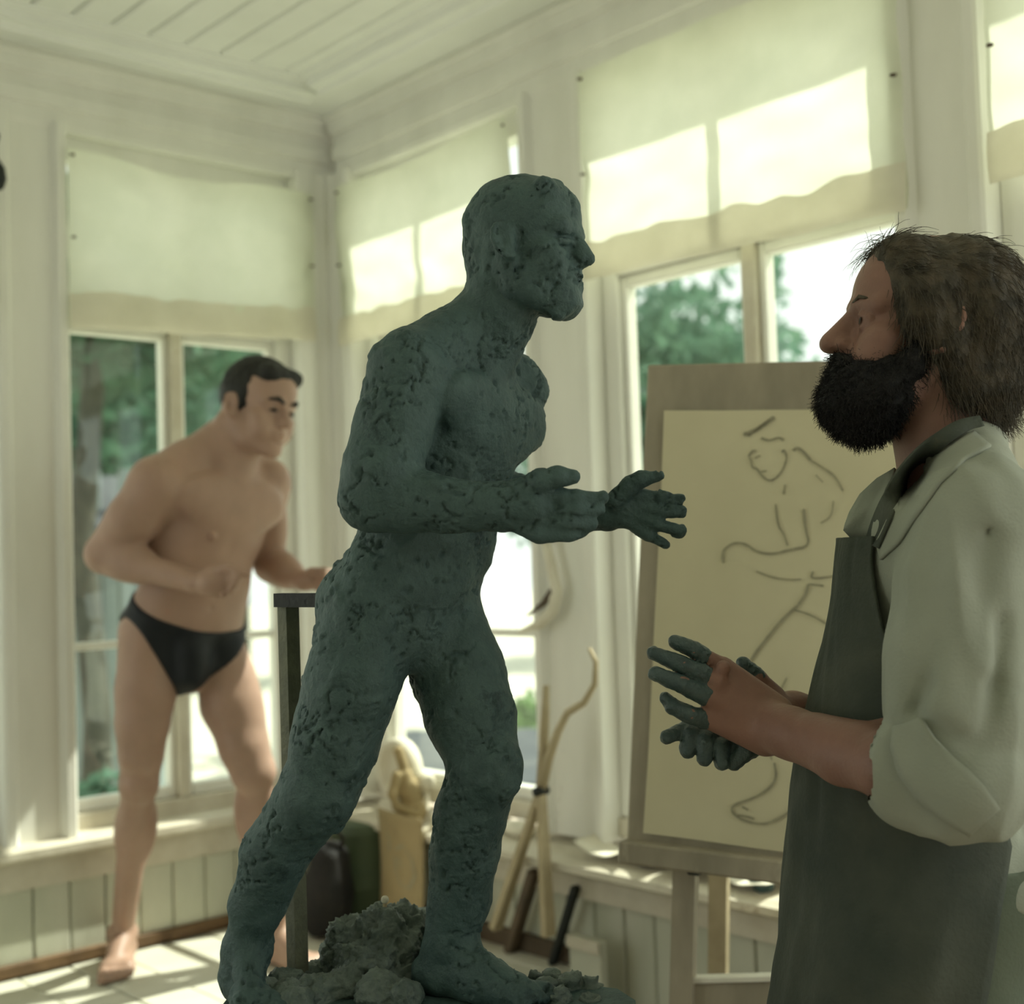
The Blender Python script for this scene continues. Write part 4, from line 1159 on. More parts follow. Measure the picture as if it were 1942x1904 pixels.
def draped_flap(name, la, lb, m, nu=26, nv=6, off=0.005, thick=0.004, edge=0):
    """cloth flap between two edge polylines laid on the shirt"""
    def al(pl, s):
        pl = np.array(pl, float); t = s * (len(pl) - 1); i = min(int(t), len(pl) - 2); return pl[i] * (1 - t + i) + pl[i + 1] * (t - i)
    pts = {}
    for j in range(nv + 1):
        for i in range(nu + 1):
            c = al(la, i / nu) * (1 - j / nv) + al(lb, i / nu) * (j / nv); pts[i, j] = drape(c[0], c[1], off)
    for _ in range(6):
        pts = {(i, j): np.mean([pts[q] for q in ((i, j), (max(i - 1, 0), j), (min(i + 1, nu), j), (i, max(j - 1, 0)), (i, min(j + 1, nv)))], 0) if 0 < i < nu and 0 < j < nv else p for (i, j), p in pts.items()}
    for _ in range(10 * edge):
        pts = {(i, j): (p if i in (0, nu) else 0.5 * p + 0.25 * (pts[i - 1, j] + pts[i + 1, j])) for (i, j), p in pts.items()}
    return grid_mesh(name, lambda s_, t_: pts[round(s_ * nu), round(t_ * nv)] - np.array(sculptor['base']), nu, nv, m, sculptor, thick)
draped_flap('collar', [(1846, 818), (1800, 844), (1752, 884), (1714, 932), (1684, 985), (1662, 1030)], [(1880, 846), (1830, 872), (1780, 918), (1742, 975), (1706, 1030), (1672, 1062)], M['shirt'])
# apron: wraps the front of the body, edges at the sides
rows = [(1015, 1596, 150, 40, 0.115, -62), (1060, 1592, 160, 38, 0.125, -75), (1130, 1586, 172, 43, 0.132, -80), (1220, 1570, 190, 54, 0.138, -90), (1330, 1542, 208, 76, 0.142, -95), (1450, 1513, 225, 104, 0.145, -100),
        (1560, 1500, 240, 110, 0.16, -105), (1650, 1492, 250, 101, 0.185, -105), (1780, 1479, 256, 96, 0.205, -105), (1904, 1465, 262, 92, 0.21, -100), (2150, 1452, 266, 92, 0.22, -100), (2420, 1442, 270, 92, 0.225, -95)]
rv = np.array([r_[0] for r_ in rows], float)
def apron_pt(s, t):
    v = rv[0] + (rv[-1] - rv[0]) * t
    xl, a_, te, b_, ts = (np.interp(v, rv, [r_[i] for r_ in rows]) for i in (1, 2, 3, 4, 5))
    th = math.radians(ts + (te - ts) * s)
    q = V(xl + a_, v, DA)
    ap = a_ * DA / FPX
    c, sn = math.cos(th), math.sin(th)
    x = q[0] - ap * (abs(c) ** 0.85) * (1 if c > 0 else -1)
    y = q[1] - b_ * sn
    w = 0.016 * noise.noise((s * 7, t * 2.2, 0.5)) + 0.009 * noise.noise((s * 16 + t * 3, t * 4, 2.5)) + 0.004 * noise.noise((s * 30, t * 12, 5.5))
    amp = min(1, max(0.3, (v - 1050) / 400))
    x -= w * amp * c; y -= w * amp * sn
    return np.array([x, y, q[2]]) - np.array(sculptor['base'])
ap = grid_mesh('apron', apron_pt, 70, 90, M['apron'], sculptor, 0.004)
# neck strap and waist tie
def fig_tube(name, pts, rs, m, parent, flat=None, seg=10):
    o = MB().tube([np.asarray(p) - np.array(parent['base']) for p in pts], rs, seg).build(name, m, parent, True)
    return o
def fig_strip(name, pts, width, m, parent, nrm=(0, -1, 0.2), thick=0.003):
    """flat band along pts"""
    pts = [np.asarray(p) - np.array(parent['base']) for p in pts]
    vs = []
    for i, p in enumerate(pts):
        t = vn(pts[min(i + 1, len(pts) - 1)] - pts[max(i - 1, 0)]); s_ = vn(np.cross(t, nrm))
        vs += [p - s_ * width / 2, p + s_ * width / 2]
    me = bpy.data.meshes.new(name)
    me.from_pydata([tuple(v) for v in vs], [], [(2 * i, 2 * i + 1, 2 * i + 3, 2 * i + 2) for i in range(len(pts) - 1)])
    me.materials.append(m)
    o = bpy.data.objects.new(name, me); COL.objects.link(o); o.parent = parent
    md = o.modifiers.new('thickness', 'SOLIDIFY'); md.thickness = thick; md.offset = 0
    return o
draped_flap('rolled_cuff', [(1696, 1378), (1689, 1418), (1704, 1468), (1742, 1518), (1792, 1558), (1838, 1584)], [(1748, 1362), (1772, 1400), (1802, 1430), (1836, 1458), (1868, 1492), (1896, 1532)], M['shirt'], 30, 8, 0.009, 0.006)
draped_flap('neck_strap', [(1858, 788), (1824, 792), (1782, 814), (1738, 850), (1702, 890), (1674, 938), (1650, 996), (1642, 1030)], [(1866, 806), (1836, 816), (1802, 838), (1762, 874), (1728, 914), (1700, 958), (1678, 1010), (1666, 1040)], M['apron'], 40, 2, 0.017, 0.003, 1)
fig_strip('waist_tie', [sx_(1875, 1560, -0.135), sx_(1905, 1566, -0.125), sx_(1945, 1575, -0.08), sx_(2000, 1585, 0.0)], 0.024, M['apron'], sculptor)
# trousers and boots
S = SDF((sb[0] - 0.2, sb[1] - 0.3, 0.06), (sb[0] + 0.25, sb[1] + 0.3, 0.99), 0.006)
for g in (-1, 1):
    hp = np.array([sb[0] + 0.01, sb[1] + 0.08 * g, 0.93]); kn = np.array([sb[0] + 0.0, sb[1] + 0.11 * g, 0.50]); an = np.array([sb[0] + 0.04, sb[1] + 0.12 * g, 0.08])
    S.cone(hp, kn, 0.092, 0.074, 0.03); S.cone(kn, an, 0.078, 0.066, 0.03)
    S.ell(hp + np.array([0.04, 0, 0.0]), (0.10, 0.085, 0.12), None, 0.03)
S.plane((0, 0, 0.97), (0, 0, 1)); S.plane((0, 0, 0.07), (0, 0, -1))
P, F = S.mesh(1)
P = P + normals(P, F) * (0.008 * vnoise(P, 12, 3.0, (1, 1, 0.5)))[:, None]
fig_object('trousers', P, F, M['trousers'], sculptor)
for g in (-1, 1):
    S = SDF((sb[0] - 0.24, sb[1] + 0.12 * g - 0.08, -0.004), (sb[0] + 0.14, sb[1] + 0.12 * g + 0.08, 0.14), 0.005)
    a = np.array([sb[0] + 0.04, sb[1] + 0.12 * g, 0.0])
    S.cone(a + (0, 0, 0.13), a + (0.01, 0, 0.045), 0.05, 0.045, 0.02); S.cone(a + (0.01, 0, 0.045), a + (-0.16, 0, 0.035), 0.045, 0.042, 0.02)
    S.plane((0, 0, 0.002), (0, 0, -1)); S.plane((0, 0, 0.125), (0, 0, 1))
    P, F = S.mesh(1); fig_object('boot', P, F, M['boot'], sculptor)
# hair
def hair_curves(name, roots, dirs, length, m, parent, seg=7, curl=0.35, droop=0.5, rad=0.00045, seed=1, lift=0.0, NR=None):
    g = np.random.default_rng(seed)
    n = len(roots)
    pos = roots.copy(); d = dirs.copy()
    out = [pos.copy()]
    L = length * (0.6 + 0.8 * g.random((n, 1)))
    for k in range(seg):
        d = d + curl * g.normal(size=(n, 3)) * 0.5 + np.array([0, 0, -droop * 0.2])
        if NR is not None: d = d + NR * (lift - 0.0)
        d /= np.linalg.norm(d, axis=1)[:, None]
        pos = pos + d * L / seg
        out.append(pos.copy())
    Q = np.stack(out, 1).reshape(-1, 3) - np.array(parent['base'] if 'base' in parent else parent.parent['base'])
    cu = bpy.data.hair_curves.new(name)
    cu.add_curves([seg + 1] * n)
    cu.attributes['position'].data.foreach_set('vector', Q.astype(np.float32).ravel())
    ra = cu.attributes.get('radius') or cu.attributes.new('radius', 'FLOAT', 'POINT')
    ra.data.foreach_set('value', np.tile(np.linspace(rad, rad * 0.3, seg + 1), n).astype(np.float32))
    cu.materials.append(m)
    o = bpy.data.objects.new(name, cu); COL.objects.link(o); o.parent = parent
    o['kind'] = 'stuff'
    return o
Sh = SDF(HCs - np.array([0.17, 0.15, 0.20]), HCs + np.array([0.19, 0.15, 0.17]), 0.004)
Sh.ell(psc(0, -0.024, 0.030), (0.086, 0.104, 0.092), HA3, 0.01)
for o in (-0.055, 0.055):
    stroke(Sh, [(1760, 560, 46, o), (1790, 640, 46, o * 1.15), (1840, 720, 46, o * 1.05), (1868, 752, 42, o * 0.8)], DA, 0.03)
    stroke(Sh, [(1850, 520, 60, o * 0.8), (1880, 620, 58, o), (1885, 720, 50, o * 0.8)], DA, 0.03)
    stroke(Sh, [(1728, 520, 30, o * 1.0), (1742, 600, 30, o * 1.35)], DA, 0.02)
stroke(Sh, [(1880, 560, 58, 0.0), (1895, 680, 48, 0.0), (1880, 755, 36, 0.0)], DA, 0.03)
Sh.cone(psc(-0.03, 0.045, 0.072), psc(0.03, 0.045, 0.072), 0.036, 0.036, 0.02)
Sh.ell(psc(0, 0.112, -0.03), (0.12, 0.074, 0.110), HA3, 0.01, 'c')
Sh.ell(psc(0, 0.045, -0.115), (0.12, 0.072, 0.080), HA3, 0.01, 'c')
P, F = Sh.mesh(1); P, F = clean(P, F, 0.1)
N_ = normals(P, F)
P = P + N_ * (0.004 * vnoise(P, 45, 3.0, (1, 1, 0.35)) + 0.0025 * vnoise(P, 110, 6.0, (1, 1, 0.3)))[:, None]
hair = fig_object('hair', P, F, M['hair_brown'], sculptor)
g = np.random.default_rng(5)
pick = g.choice(len(P), 7000)
r0, n0 = P[pick], N_[pick]
fl = np.array([0.35, 0, -1.0]) + 0.5 * np.stack([vnoise(r0, 22, 3.0), vnoise(r0, 22, 13.0), 0 * r0[:, 0]], 1)
fl = fl + np.where((r0[:, 2:3] > HCs[2] + 0.055), np.array([[1.4, 0, 0.75]]), 0)
tg = fl - n0 * (fl * n0).sum(1)[:, None]; tg /= np.linalg.norm(tg, axis=1)[:, None]
hair_curves('hair_strands', r0 - n0 * 0.002, tg + np.where(r0[:, 2:3] > HCs[2] + 0.055, 0.05, 0.20) * n0, 0.038, M['hair_brown'], hair, 7, 0.30, 0.6, 0.00055, 2)
fr = np.array([psc(x, 0.066 + 0.012 * random.Random(i).random(), 0.088 + 0.01 * random.Random(i + 50).random()) for i, x in enumerate(np.linspace(-0.05, 0.05, 70))])
hair_curves('forelock', fr, np.tile(np.array([-0.8, 0, 0.12]), (70, 1)) + 0.25 * g.normal(size=(70, 3)), 0.034, M['hair_brown'], hair, 6, 0.25, 1.2, 0.0004, 3)
# beard
Sb = SDF(sx_(1540, 870) - np.array([0.01, 0.12, 0.01]), sx_(1790, 590) + np.array([0.01, 0.12, 0.01]), 0.0035)
for o in (-0.03, 0.0, 0.03):
    stroke(Sb, [(1618, 714, 32, o * 0.8), (1612, 760, 40, o), (1630, 786, 38, o * 0.8)], DA, 0.03)
    stroke(Sb, [(1644, 734, 42, o * 1.5), (1656, 780, 42, o)], DA, 0.03)
for o in (-0.066, 0.066):
    stroke(Sb, [(1744, 640, 14, o * 1.06), (1728, 690, 24, o), (1690, 740, 38, o * 0.75), (1662, 772, 36, o * 0.45)], DA, 0.02)
    stroke(Sb, [(1676, 684, 18, o * 0.75), (1650, 720, 30, o * 0.6)], DA, 0.02)
    stroke(Sb, [(1588, 680, 9, o * 0.1), (1604, 692, 13, o * 0.4), (1628, 716, 16, o * 0.55)], DA, 0.01)
P, F = Sb.mesh(1); P, F = clean(P, F, 0.1)
N_ = normals(P, F)
P = P + N_ * (0.004 * vnoise(P, 50, 3.0) + 0.003 * vnoise(P, 120, 6.0))[:, None]
beard = fig_object('beard', P, F, M['beard'], sculptor)
pick = g.choice(len(P), 8000)
r0, n0 = P[pick], N_[pick]
hair_curves('beard_strands', r0 - n0 * 0.002, vn((-0.2, 0, -0.7)) * 0.5 + n0 * 0.75, 0.013, M['beard'], beard, 5, 0.55, 0.5, 0.0005, 4)
for g_ in (-1, 1):
    fig_tube('eyebrow', [psc(0.014 * g_, 0.0965, 0.012), psc(0.032 * g_, 0.0925, 0.019), psc(0.05 * g_, 0.0765, 0.014)], [0.002, 0.003, 0.0014], M['hair_brown'], sculptor, seg=6)
    MBe = fig_tube('eye', [psc(0.032 * g_, 0.0868, -0.0102), psc(0.032 * g_, 0.0872, -0.0102)], [0.0055, 0.0050], M['iron_dark'], sculptor, seg=12)
# ------------------------------------------------------------------ modelling stand, back iron, clay heap
def onB(u, v, x0=0.0):
    d = RT * (u - 971) / FPX - UP * (v - 952) / FPX + fw; return CAM + d * (x0 - CAM[0]) / d[0]
def onA(u, v, y0=0.0):
    d = RT * (u - 971) / FPX - UP * (v - 952) / FPX + fw; return CAM + d * (y0 - CAM[1]) / d[1]
def onZ(u, v, z0): return CAM + (RT * (u - 971) / FPX - UP * (v - 952) / FPX + fw) * dep_for(u, v, z0)
def L(root, p): return np.asarray(p, float) - np.array(root.location)      # world point -> coordinates of an unrotated root
bc = V(800, 1893, 1.77)
stand = fig_root('modelling_stand', (bc[0], bc[1], 0.0), 'tall wooden modelling stand that carries the clay statue', 'stand')
bx0, bx1 = V(424, 1890, 1.80)[0] - bc[0], V(1196, 1890, 1.80)[0] - bc[0]
bd_ = [(bx0, -0.30), (bx1 - 0.03, -0.30), (bx1, -0.05), (bx1 - 0.02, 0.0), (0.11, 0.075), (-0.10, 0.105), (bx0 + 0.01, 0.06)]
b_ = MB().prism(bd_, 'z', zb - 0.034, zb - 0.001).build('top_board', M['clay'], stand)
MB().box((-0.20, -0.26, zb - 0.075), (0.20, 0.06, zb - 0.034), 0.004).build('turntable', M['iron_dark'], stand)
for sx0 in (-1, 1):
    for sy0 in (-1, 1):
        MB().bar((0.24 * sx0, -0.1 + 0.18 * sy0, 0.0), (0.16 * sx0, -0.1 + 0.12 * sy0, zb - 0.07), 0.05, 0.05, (0, 1, 0)).build('leg', M['dark_wood'], stand)
for q in (0.22, 0.5):
    for sy0 in (-1, 1): MB().bar((-0.23 + q * 0.09, -0.1 + (0.17 - q * 0.07) * sy0, q), (0.23 - q * 0.09, -0.1 + (0.17 - q * 0.07) * sy0, q), 0.025, 0.035).build('stretcher', M['dark_wood'], stand)
# back iron: upright and arm that hold the figure from behind
pb, pt = V(566, 1880, 1.84), V(546, 1136, 1.84)
pb[2] = zb - 0.003
iron = fig_root('armature_post', pb, 'scuffed square iron post with a black arm reaching the statue hip', 'post')
o_ = np.array(pb)
MB().bar(np.zeros(3), pt - o_, 0.0215, 0.0215, (0.72, 0.69, 0)).build('upright', M['iron'], iron)
MB().bar(V(527, 1138, 1.835) - o_, V(660, 1138, 1.77) - o_, 0.018, 0.019, (0, 0, 1)).build('arm', M['iron_dark'], iron)
MB().box((-0.035, -0.035, 0.0), (0.035, 0.035, 0.006), 0.002).build('foot_plate', M['iron_dark'], iron)
# heap of clay between the feet
def clay_lump(name, px, dep, label, seed, amp=0.015, res=0.0030, floor=None):
    pts = [(V(u, v, dep + o), r * (dep + o) / FPX) for u, v, r, o in px]
    lo = np.min([p - r for p, r in pts], 0) - 0.03; hi = np.max([p + r for p, r in pts], 0) + 0.03
    lo[2] = max(lo[2], zb - 0.015)
    S = SDF(lo, hi, res); S.k = 0.012
    for p, r in pts: S.ell(p, (r,) * 3)
    S.plane((0, 0, zb - 0.003), (0, 0, -1))
    P, F = S.mesh(0); P, F = clean(P, F, 0.05)
    N_ = normals(P, F)
    w = (P[:, 2] > zb + 0.004) * 1.0
    d = amp * vnoise(P, 34, seed) + 0.9 * amp * (0.4 - np.abs(vnoise(P, 62, seed + 3))) + 0.6 * amp * (0.3 - np.abs(vnoise(P, 140, seed + 5))) + 0.2 * amp * vnoise(P, 260, seed + 7)
    P = P + N_ * (d * w)[:, None]
    r = fig_root(name, (pts[0][0][0], pts[0][0][1], zb - 0.003), label, 'clay')
    fig_object('lump', P, F, M['clay_heap'], r)
    return r
M['clay_heap'] = mat('fresh_grey_clay', (112, 124, 116), (78, 92, 86), 0.5, 30, 6, bump=0.6, bscale=160, bdist=0.005, spec=0.4)
clay_lump('clay_heap', [(730, 1790, 62, 0.10), (672, 1790, 46, 0.12), (775, 1775, 50, 0.12), (790, 1820, 50, 0.12), (700, 1840, 60, 0.08), (735, 1748, 36, 0.10), (650, 1830, 40, 0.12), (760, 1860, 50, 0.08), (655, 1770, 22, 0.10)], 1.75, 'craggy heap of fresh clay lumps between the statue feet', 11.0, 0.017)
clay_lump('clay_slab', [(585, 1862, 40, 0.11), (620, 1852, 34, 0.12), (540, 1870, 34, 0.06), (490, 1890, 34, 0.0), (660, 1872, 40, 0.04), (600, 1895, 44, 0.02), (545, 1900, 40, -0.02), (720, 1890, 44, 0.0), (770, 1895, 30, -0.02)], 1.75, 'crumbly low clay around the foot of the iron post', 23.0, 0.010)
clay_lump('clay_scraps', [(1030, 1884, 24, 0.02), (1075, 1880, 24, 0.03), (1120, 1884, 22, 0.03), (1165, 1890, 18, 0.02), (1010, 1858, 16, 0.05), (1050, 1864, 18, 0.05), (1100, 1872, 16, 0.05), (1140, 1880, 14, 0.04), (1190, 1896, 16, 0.0), (1060, 1900, 26, -0.02), (1120, 1904, 24, -0.02), (930, 1848, 14, 0.07), (970, 1852, 14, 0.06)], 1.75, 'torn clay scraps trailing beyond the statue front toes', 37.0, 0.013, 0.0028)
tw = fig_root('modelling_tool', V(728, 1745, 1.84), 'small pale ball-ended tool stuck in the clay heap', 'tool')
MB().tube([V(728, 1770, 1.84) - np.array(tw['base']), V(730, 1712, 1.84) - np.array(tw['base'])], 0.003, 8).build('shaft', M['stick_wood'], tw, True)
S = SDF(V(730, 1706, 1.84) - 0.012, V(730, 1706, 1.84) + 0.012, 0.0015); S.ell(V(730, 1706, 1.84), (0.0058,) * 3)
P, F = S.mesh(1); fig_object('ball', P, F, M['plaster'], tw)

# ------------------------------------------------------------------ easel with the drawing
TL, TR_ = at(1228, 692, 2.47), at(1570, 689, 2.34)
BL = at(1187, 1628, 2.40)
eu = vn(TL - BL); er = TR_ - TL; er = vn(er - eu * (er @ eu)); EW = 0.60
en = np.cross(er, eu)          # en points away from the photographer
if en @ fw < 0: en = -en
EH = (TL - BL) @ eu
easel = empty('easel'); tag(easel, 'scuffed wooden drawing board on an easel, figure drawing pinned to it', 'easel')
Meas = Matrix(((er[0], en[0], eu[0], BL[0]), (er[1], en[1], eu[1], BL[1]), (er[2], en[2], eu[2], BL[2]), (0, 0, 0, 1)))
easel.matrix_world = Meas
Minv = np.array(Meas.inverted())
def el(p): return (Minv @ np.append(np.asarray(p, float), 1))[:3]
def epl(u, v, y0=0.0):
    """pixel -> board coordinates at depth y0 behind the board face"""
    d = RT * (u - 971) / FPX - UP * (v - 952) / FPX + fw
    c, e = el(CAM), (Minv[:3, :3] @ d)
    return c + e * (y0 - c[1]) / e[1]
MB().box((0, 0.0, 0), (EW, 0.022, EH), 0.003).build('drawing_board', M['easel_wood'], easel)
ptl, pbl = epl(1262, 780), epl(1223, 1578)
def paper_fn(s, t):
    x = pbl[0] + (ptl[0] - pbl[0]) * t + s * (EW - 0.02 - pbl[0]); z = pbl[2] + (ptl[2] - pbl[2]) * t - 0.012 * s * (1 - t)
    curl = 0.006 * max(0, 1 - 5 * math.hypot(s, 1 - t)) + 0.008 * max(0, 1 - 6 * math.hypot(s, t))
    return (x, -0.002 - curl - 0.0015 * (1 + noise.noise((s * 4, t * 5, 1))), z)
pap = grid_mesh('paper_sheet', paper_fn, 24, 30, M['drawing_paper'], easel)
def zl(pts, ox=1160, oy=660, k=3.282): return [(ox + x / k, oy + y / k) for x, y in pts]
LINES = [(zl([(820, 540), (900, 510), (960, 470), (1015, 430)]), 7), (zl([(845, 545), (915, 500), (985, 445)]), 4), (zl([(930, 560), (980, 580), (1040, 555), (1070, 575)]), 4),
         (zl([(880, 640), (850, 670), (868, 700), (875, 745), (905, 750), (930, 790), (960, 820), (1000, 825), (1040, 795), (1075, 740), (1092, 680), (1075, 630), (1060, 650)]), 3.2),
         (zl([(890, 685), (925, 668)]), 3), (zl([(870, 640), (900, 640)]), 3), (zl([(930, 770), (965, 765)]), 3), (zl([(1130, 640), (1150, 620), (1185, 635), (1240, 700)]), 5), (zl([(1240, 700), (1340, 760), (1400, 810), (1440, 890)]), 3),
         (zl([(1270, 790), (1315, 835)]), 2), (zl([(1080, 850), (1070, 910)]), 3), (zl([(1020, 970), (1035, 1110), (1070, 1150), (1095, 1230)]), 3),
         (zl([(1195, 1000), (1205, 1120), (1235, 1235), (1110, 1255), (1000, 1285), (900, 1270), (840, 1220), (760, 1210), (700, 1250), (690, 1290), (695, 1340)]), 3.6),
         (zl([(900, 1390), (1000, 1430), (1110, 1445), (1180, 1440)]), 2.4), (zl([(1255, 1390), (1235, 1440), (1385, 1420)]), 3), (zl([(1225, 1470), (1210, 1530), (1160, 1600)]), 4), (zl([(1225, 1470), (1320, 1480)]), 3),
         (zl([(1160, 1600), (1050, 1700), (980, 1790), (900, 1890), (830, 2000)]), 4), (zl([(1120, 1625), (1240, 1660), (1340, 1720)]), 2.6), (zl([(1380, 950), (1370, 1050), (1300, 1090)]), 2),
         (zl([(650, 940), (660, 1010), (600, 1070), (480, 1110), (480, 1140), (520, 1170), (600, 1190), (660, 1170), (720, 1130), (790, 1060)], 1160, 1000, 2.106), 3.6), (zl([(700, 600), (650, 700), (600, 800), (640, 930)], 1160, 1000, 2.106), 2.4),
         (zl([(520, 1115), (545, 1130)], 1160, 1000, 2.106), 3), (zl([(500, 1150), (540, 1155), (570, 1165)], 1160, 1000, 2.106), 3)]
for pts, w in LINES:
    mb_ = MB(); q = [epl(u, v, -0.0062) for u, v in pts]
    # smooth the polyline
    for _ in range(2):
        n_ = [q[0]]
        for a, b in zip(q[:-1], q[1:]): n_ += [a * 0.75 + b * 0.25, a * 0.25 + b * 0.75]
        q = n_ + [q[-1]]
    r_ = w * 1.25 * 2.4 / FPX / 2
    vs = []
    for i, p in enumerate(q):
        t = vn(q[min(i + 1, len(q) - 1)] - q[max(i - 1, 0)]); sd = np.array([t[2], 0, -t[0]])
        ww = r_ * (0.75 + 0.4 * rnd.random()) * (0.5 if i in (0, len(q) - 1) else 1)
        vs += [p - sd * ww, p + sd * ww]
    mb_.add(vs, [(2 * i, 2 * i + 1, 2 * i + 3, 2 * i + 2) for i in range(len(q) - 1)])
    mb_.build('charcoal_line', M['charcoal'], pap, recalc=False)
S_ = epl(1240, 1546, -0.0058)
MB().add([(S_[0] + 0.013 * math.cos(a * 0.52), S_[1], S_[2] + 0.017 * math.sin(a * 0.52)) for a in range(12)], [tuple(range(12))]).build('stain', M['charcoal'], pap, recalc=False)
def epx(u, v, dep): return el(at(u, v, dep))
# ledge and legs (world-vertical members given in board coordinates)
a, b = epl(1190, 1606, -0.02), epl(1700, 1650, -0.02)
MB().box((-0.005, -0.035, -0.004), (EW + 0.02, 0.03, 0.036), 0.004).build('ledge', M['easel_wood'], easel)
def eleg(name, u0, v0, d0, u1, v1, d1, w, dd, m):
    p0, p1 = at(u0, v0, d0), at(u1, v1, d1)
    if v1 > 1800:                       # run on down to the floor
        t = (0.0 - p0[2]) / (p1[2] - p0[2]); p1 = p0 + (p1 - p0) * t
    return MB().bar(el(p0), el(p1), w, dd, tuple(en @ np.array(Meas.to_3x3()) * 0 + np.array([0, 1, 0]))).build(name, m, easel)
eleg('leg', 1302, 1600, 2.42, 1294, 1900, 2.40, 0.042, 0.030, M['easel_wood'])
eleg('leg', 1700, 1600, 2.28, 1712, 1900, 2.27, 0.042, 0.030, M['easel_wood'])
eleg('rear_leg', 1366, 1400, 2.62, 1362, 1900, 2.78, 0.038, 0.028, M['stick_wood'])
p0, p1 = el(at(1318, 1866, 2.41)), el(at(1720, 1856, 2.29))
MB().bar(p0 - [0, 0, 0.035], p1 - [0, 0, 0.035], 0.024, 0.075, (0, 0, 1)).build('crossbar', M['easel_wood'], easel)
MB().bar(p0 + [0, -0.004, 0.010], p1 + [0, -0.004, 0.010], 0.034, 0.008, (0, 0, 1)).build('crossbar_lath', M['plaster'], easel)
q = el(at(1318, 1646, 2.38))
MB().box(q - 0.012, q + 0.012, 0.003).build('peg', M['iron_dark'], easel)

# ------------------------------------------------------------------ things along the right wall and on its sill
def stick(name, u0, v0, x0, u1, v1, w, label, cat, m, zbot=ZP, d=None):
    p0 = onB(u0, v0, x0); p1 = onB(u1, v1, -0.06); p1[2] = max(p1[2], zbot + 0.002); p1[0] = -0.055; p0[0] = -0.045 if p0[2] < 0.5 else p0[0]
    r = empty(name, tuple(p1)); tag(r, label, cat)
    MB().bar(L(r, p1), L(r, p0), w, d or w * 0.7, (0, 1, 0)).build('shaft', m, r)
    return r, p0, p1
# big wooden callipers leaning on the post
pv = onB(1026, 1500, -0.17)
b1, b2 = onB(940, 1760, -0.17), onB(1040, 1775, -0.17)
cal = empty('callipers', tuple(b1)); tag(cal, 'large wooden sculptor callipers with a curved jaw leaning on the post', 'callipers')
MB().bar(L(cal, b1), L(cal, pv), 0.032, 0.02, (0, 1, 0), 0.022, 0.016).build('leg', M['stick_wood'], cal)
MB().bar(L(cal, b2), L(cal, pv), 0.034, 0.02, (0, 1, 0), 0.022, 0.016).build('leg', M['stick_wood'], cal)
MB().tube([L(cal, onB(u, v, -0.165)) for u, v in ((1026, 1500), (1030, 1430), (1034, 1350), (1036, 1300))], [0.014, 0.013, 0.011, 0.008], 8).build('jaw', M['stick_wood'], cal, True)
MB().tube([L(cal, onB(u, v, -0.165)) for u, v in ((1026, 1500), (1040, 1440), (1058, 1388), (1076, 1352), (1108, 1332), (1128, 1298), (1130, 1256), (1118, 1230))], [0.014, 0.013, 0.011, 0.010, 0.009, 0.008, 0.007, 0.005], 8).build('jaw', M['stick_wood'], cal, True)
q = L(cal, pv)
MB().tube([q - [0.02, 0, 0], q + [0.02, 0, 0]], 0.012, 10).build('pivot', M['iron_dark'], cal, True)
# forked pale branch hung on the post
bh = onB(1040, 1060, -0.05)
br = empty('forked_branch', tuple(bh)); tag(br, 'bleached forked branch hung on the post behind the statue hands', 'branch')
MB().tube([L(br, onB(u, v, -0.055)) for u, v in ((1034, 1020), (1046, 1075), (1056, 1120), (1048, 1160), (1022, 1184), (984, 1199))], [0.011, 0.014, 0.016, 0.016, 0.013, 0.004], 10).build('bough', M['plaster'], br, True)
MB().tube([L(br, onB(u, v, -0.06)) for u, v in ((1050, 1120), (1030, 1145), (1000, 1168))], [0.012, 0.009, 0.003], 8).build('shade_gap', M['dark_wood'], br, True)  # dark tube standing for the shadow line in the gap beside the bough
MB().tube([L(br, onB(1036, 1024, -0.015)), L(br, onB(1036, 1024, -0.07))], 0.004, 8).build('nail', M['iron_dark'], br)
stick('stick', 1014, 1652, -0.06, 966, 1846, 0.032, 'brown wooden stick leaning on the panelling below the post', 'stick', M['dark_wood'])
stick('iron_bar', 1092, 1682, -0.06, 1046, 1842, 0.022, 'dark iron bar leaning on the panelling beside the brown stick', 'bar', M['iron_dark'])
pc = onB(1118, 1776, -0.10)
bd = empty('offcut_board', (pc[0], pc[1], 0)); tag(bd, 'pale green offcut board standing on end against the panelling', 'board')
MB().box((-0.02, -0.055, 0.0), (0.005, 0.055, pc[2]), 0.003).build('panel', M['panel_paint'], bd)
MB().box((-0.03, -0.055, pc[2] - 0.03), (-0.02, 0.055, pc[2] - 0.0), 0.002).build('batten', M['sill_paint'], bd)
struct(MB().box((-0.034, -1.05, ZP), (-0.014, -0.05, ZP + 0.05), 0.004).build('baseboard_right', M['dark_wood']))
# sheets and scraps on the sill
SZ = 0.652 - 0.035
def sheet(u, v, w, h, rot, bend, label, m, seed):
    p = onB(u, v, -0.02); p[0] = -0.055; p[2] = SZ - 0.012 + 0.004
    r = empty('paper_sheet', tuple(p), rot); tag(r, label, 'paper')
    grid_mesh('leaf', lambda s, t: ((t - 0.5) * h, (s - 0.5) * w, 0.014 + bend * (2 * s - 1) ** 2 + 0.004 * noise.noise((s * 4 + seed, t * 4, seed))), 14, 8, m, r, 0.0012)
    return r
sheet(1180, 1606, 0.16, 0.11, 0.2, 0.030, 'curled white paper sheet on the sill left of the easel board', M['plaster'], 1)
sheet(1255, 1636, 0.12, 0.10, -0.3, 0.014, 'flat white paper sheet on the sill just behind the easel corner', M['plaster'], 2)
sheet(1345, 1660, 0.16, 0.11, 0.15, 0.022, 'curled white sheet on the sill between the two easel legs', M['plaster'], 3)
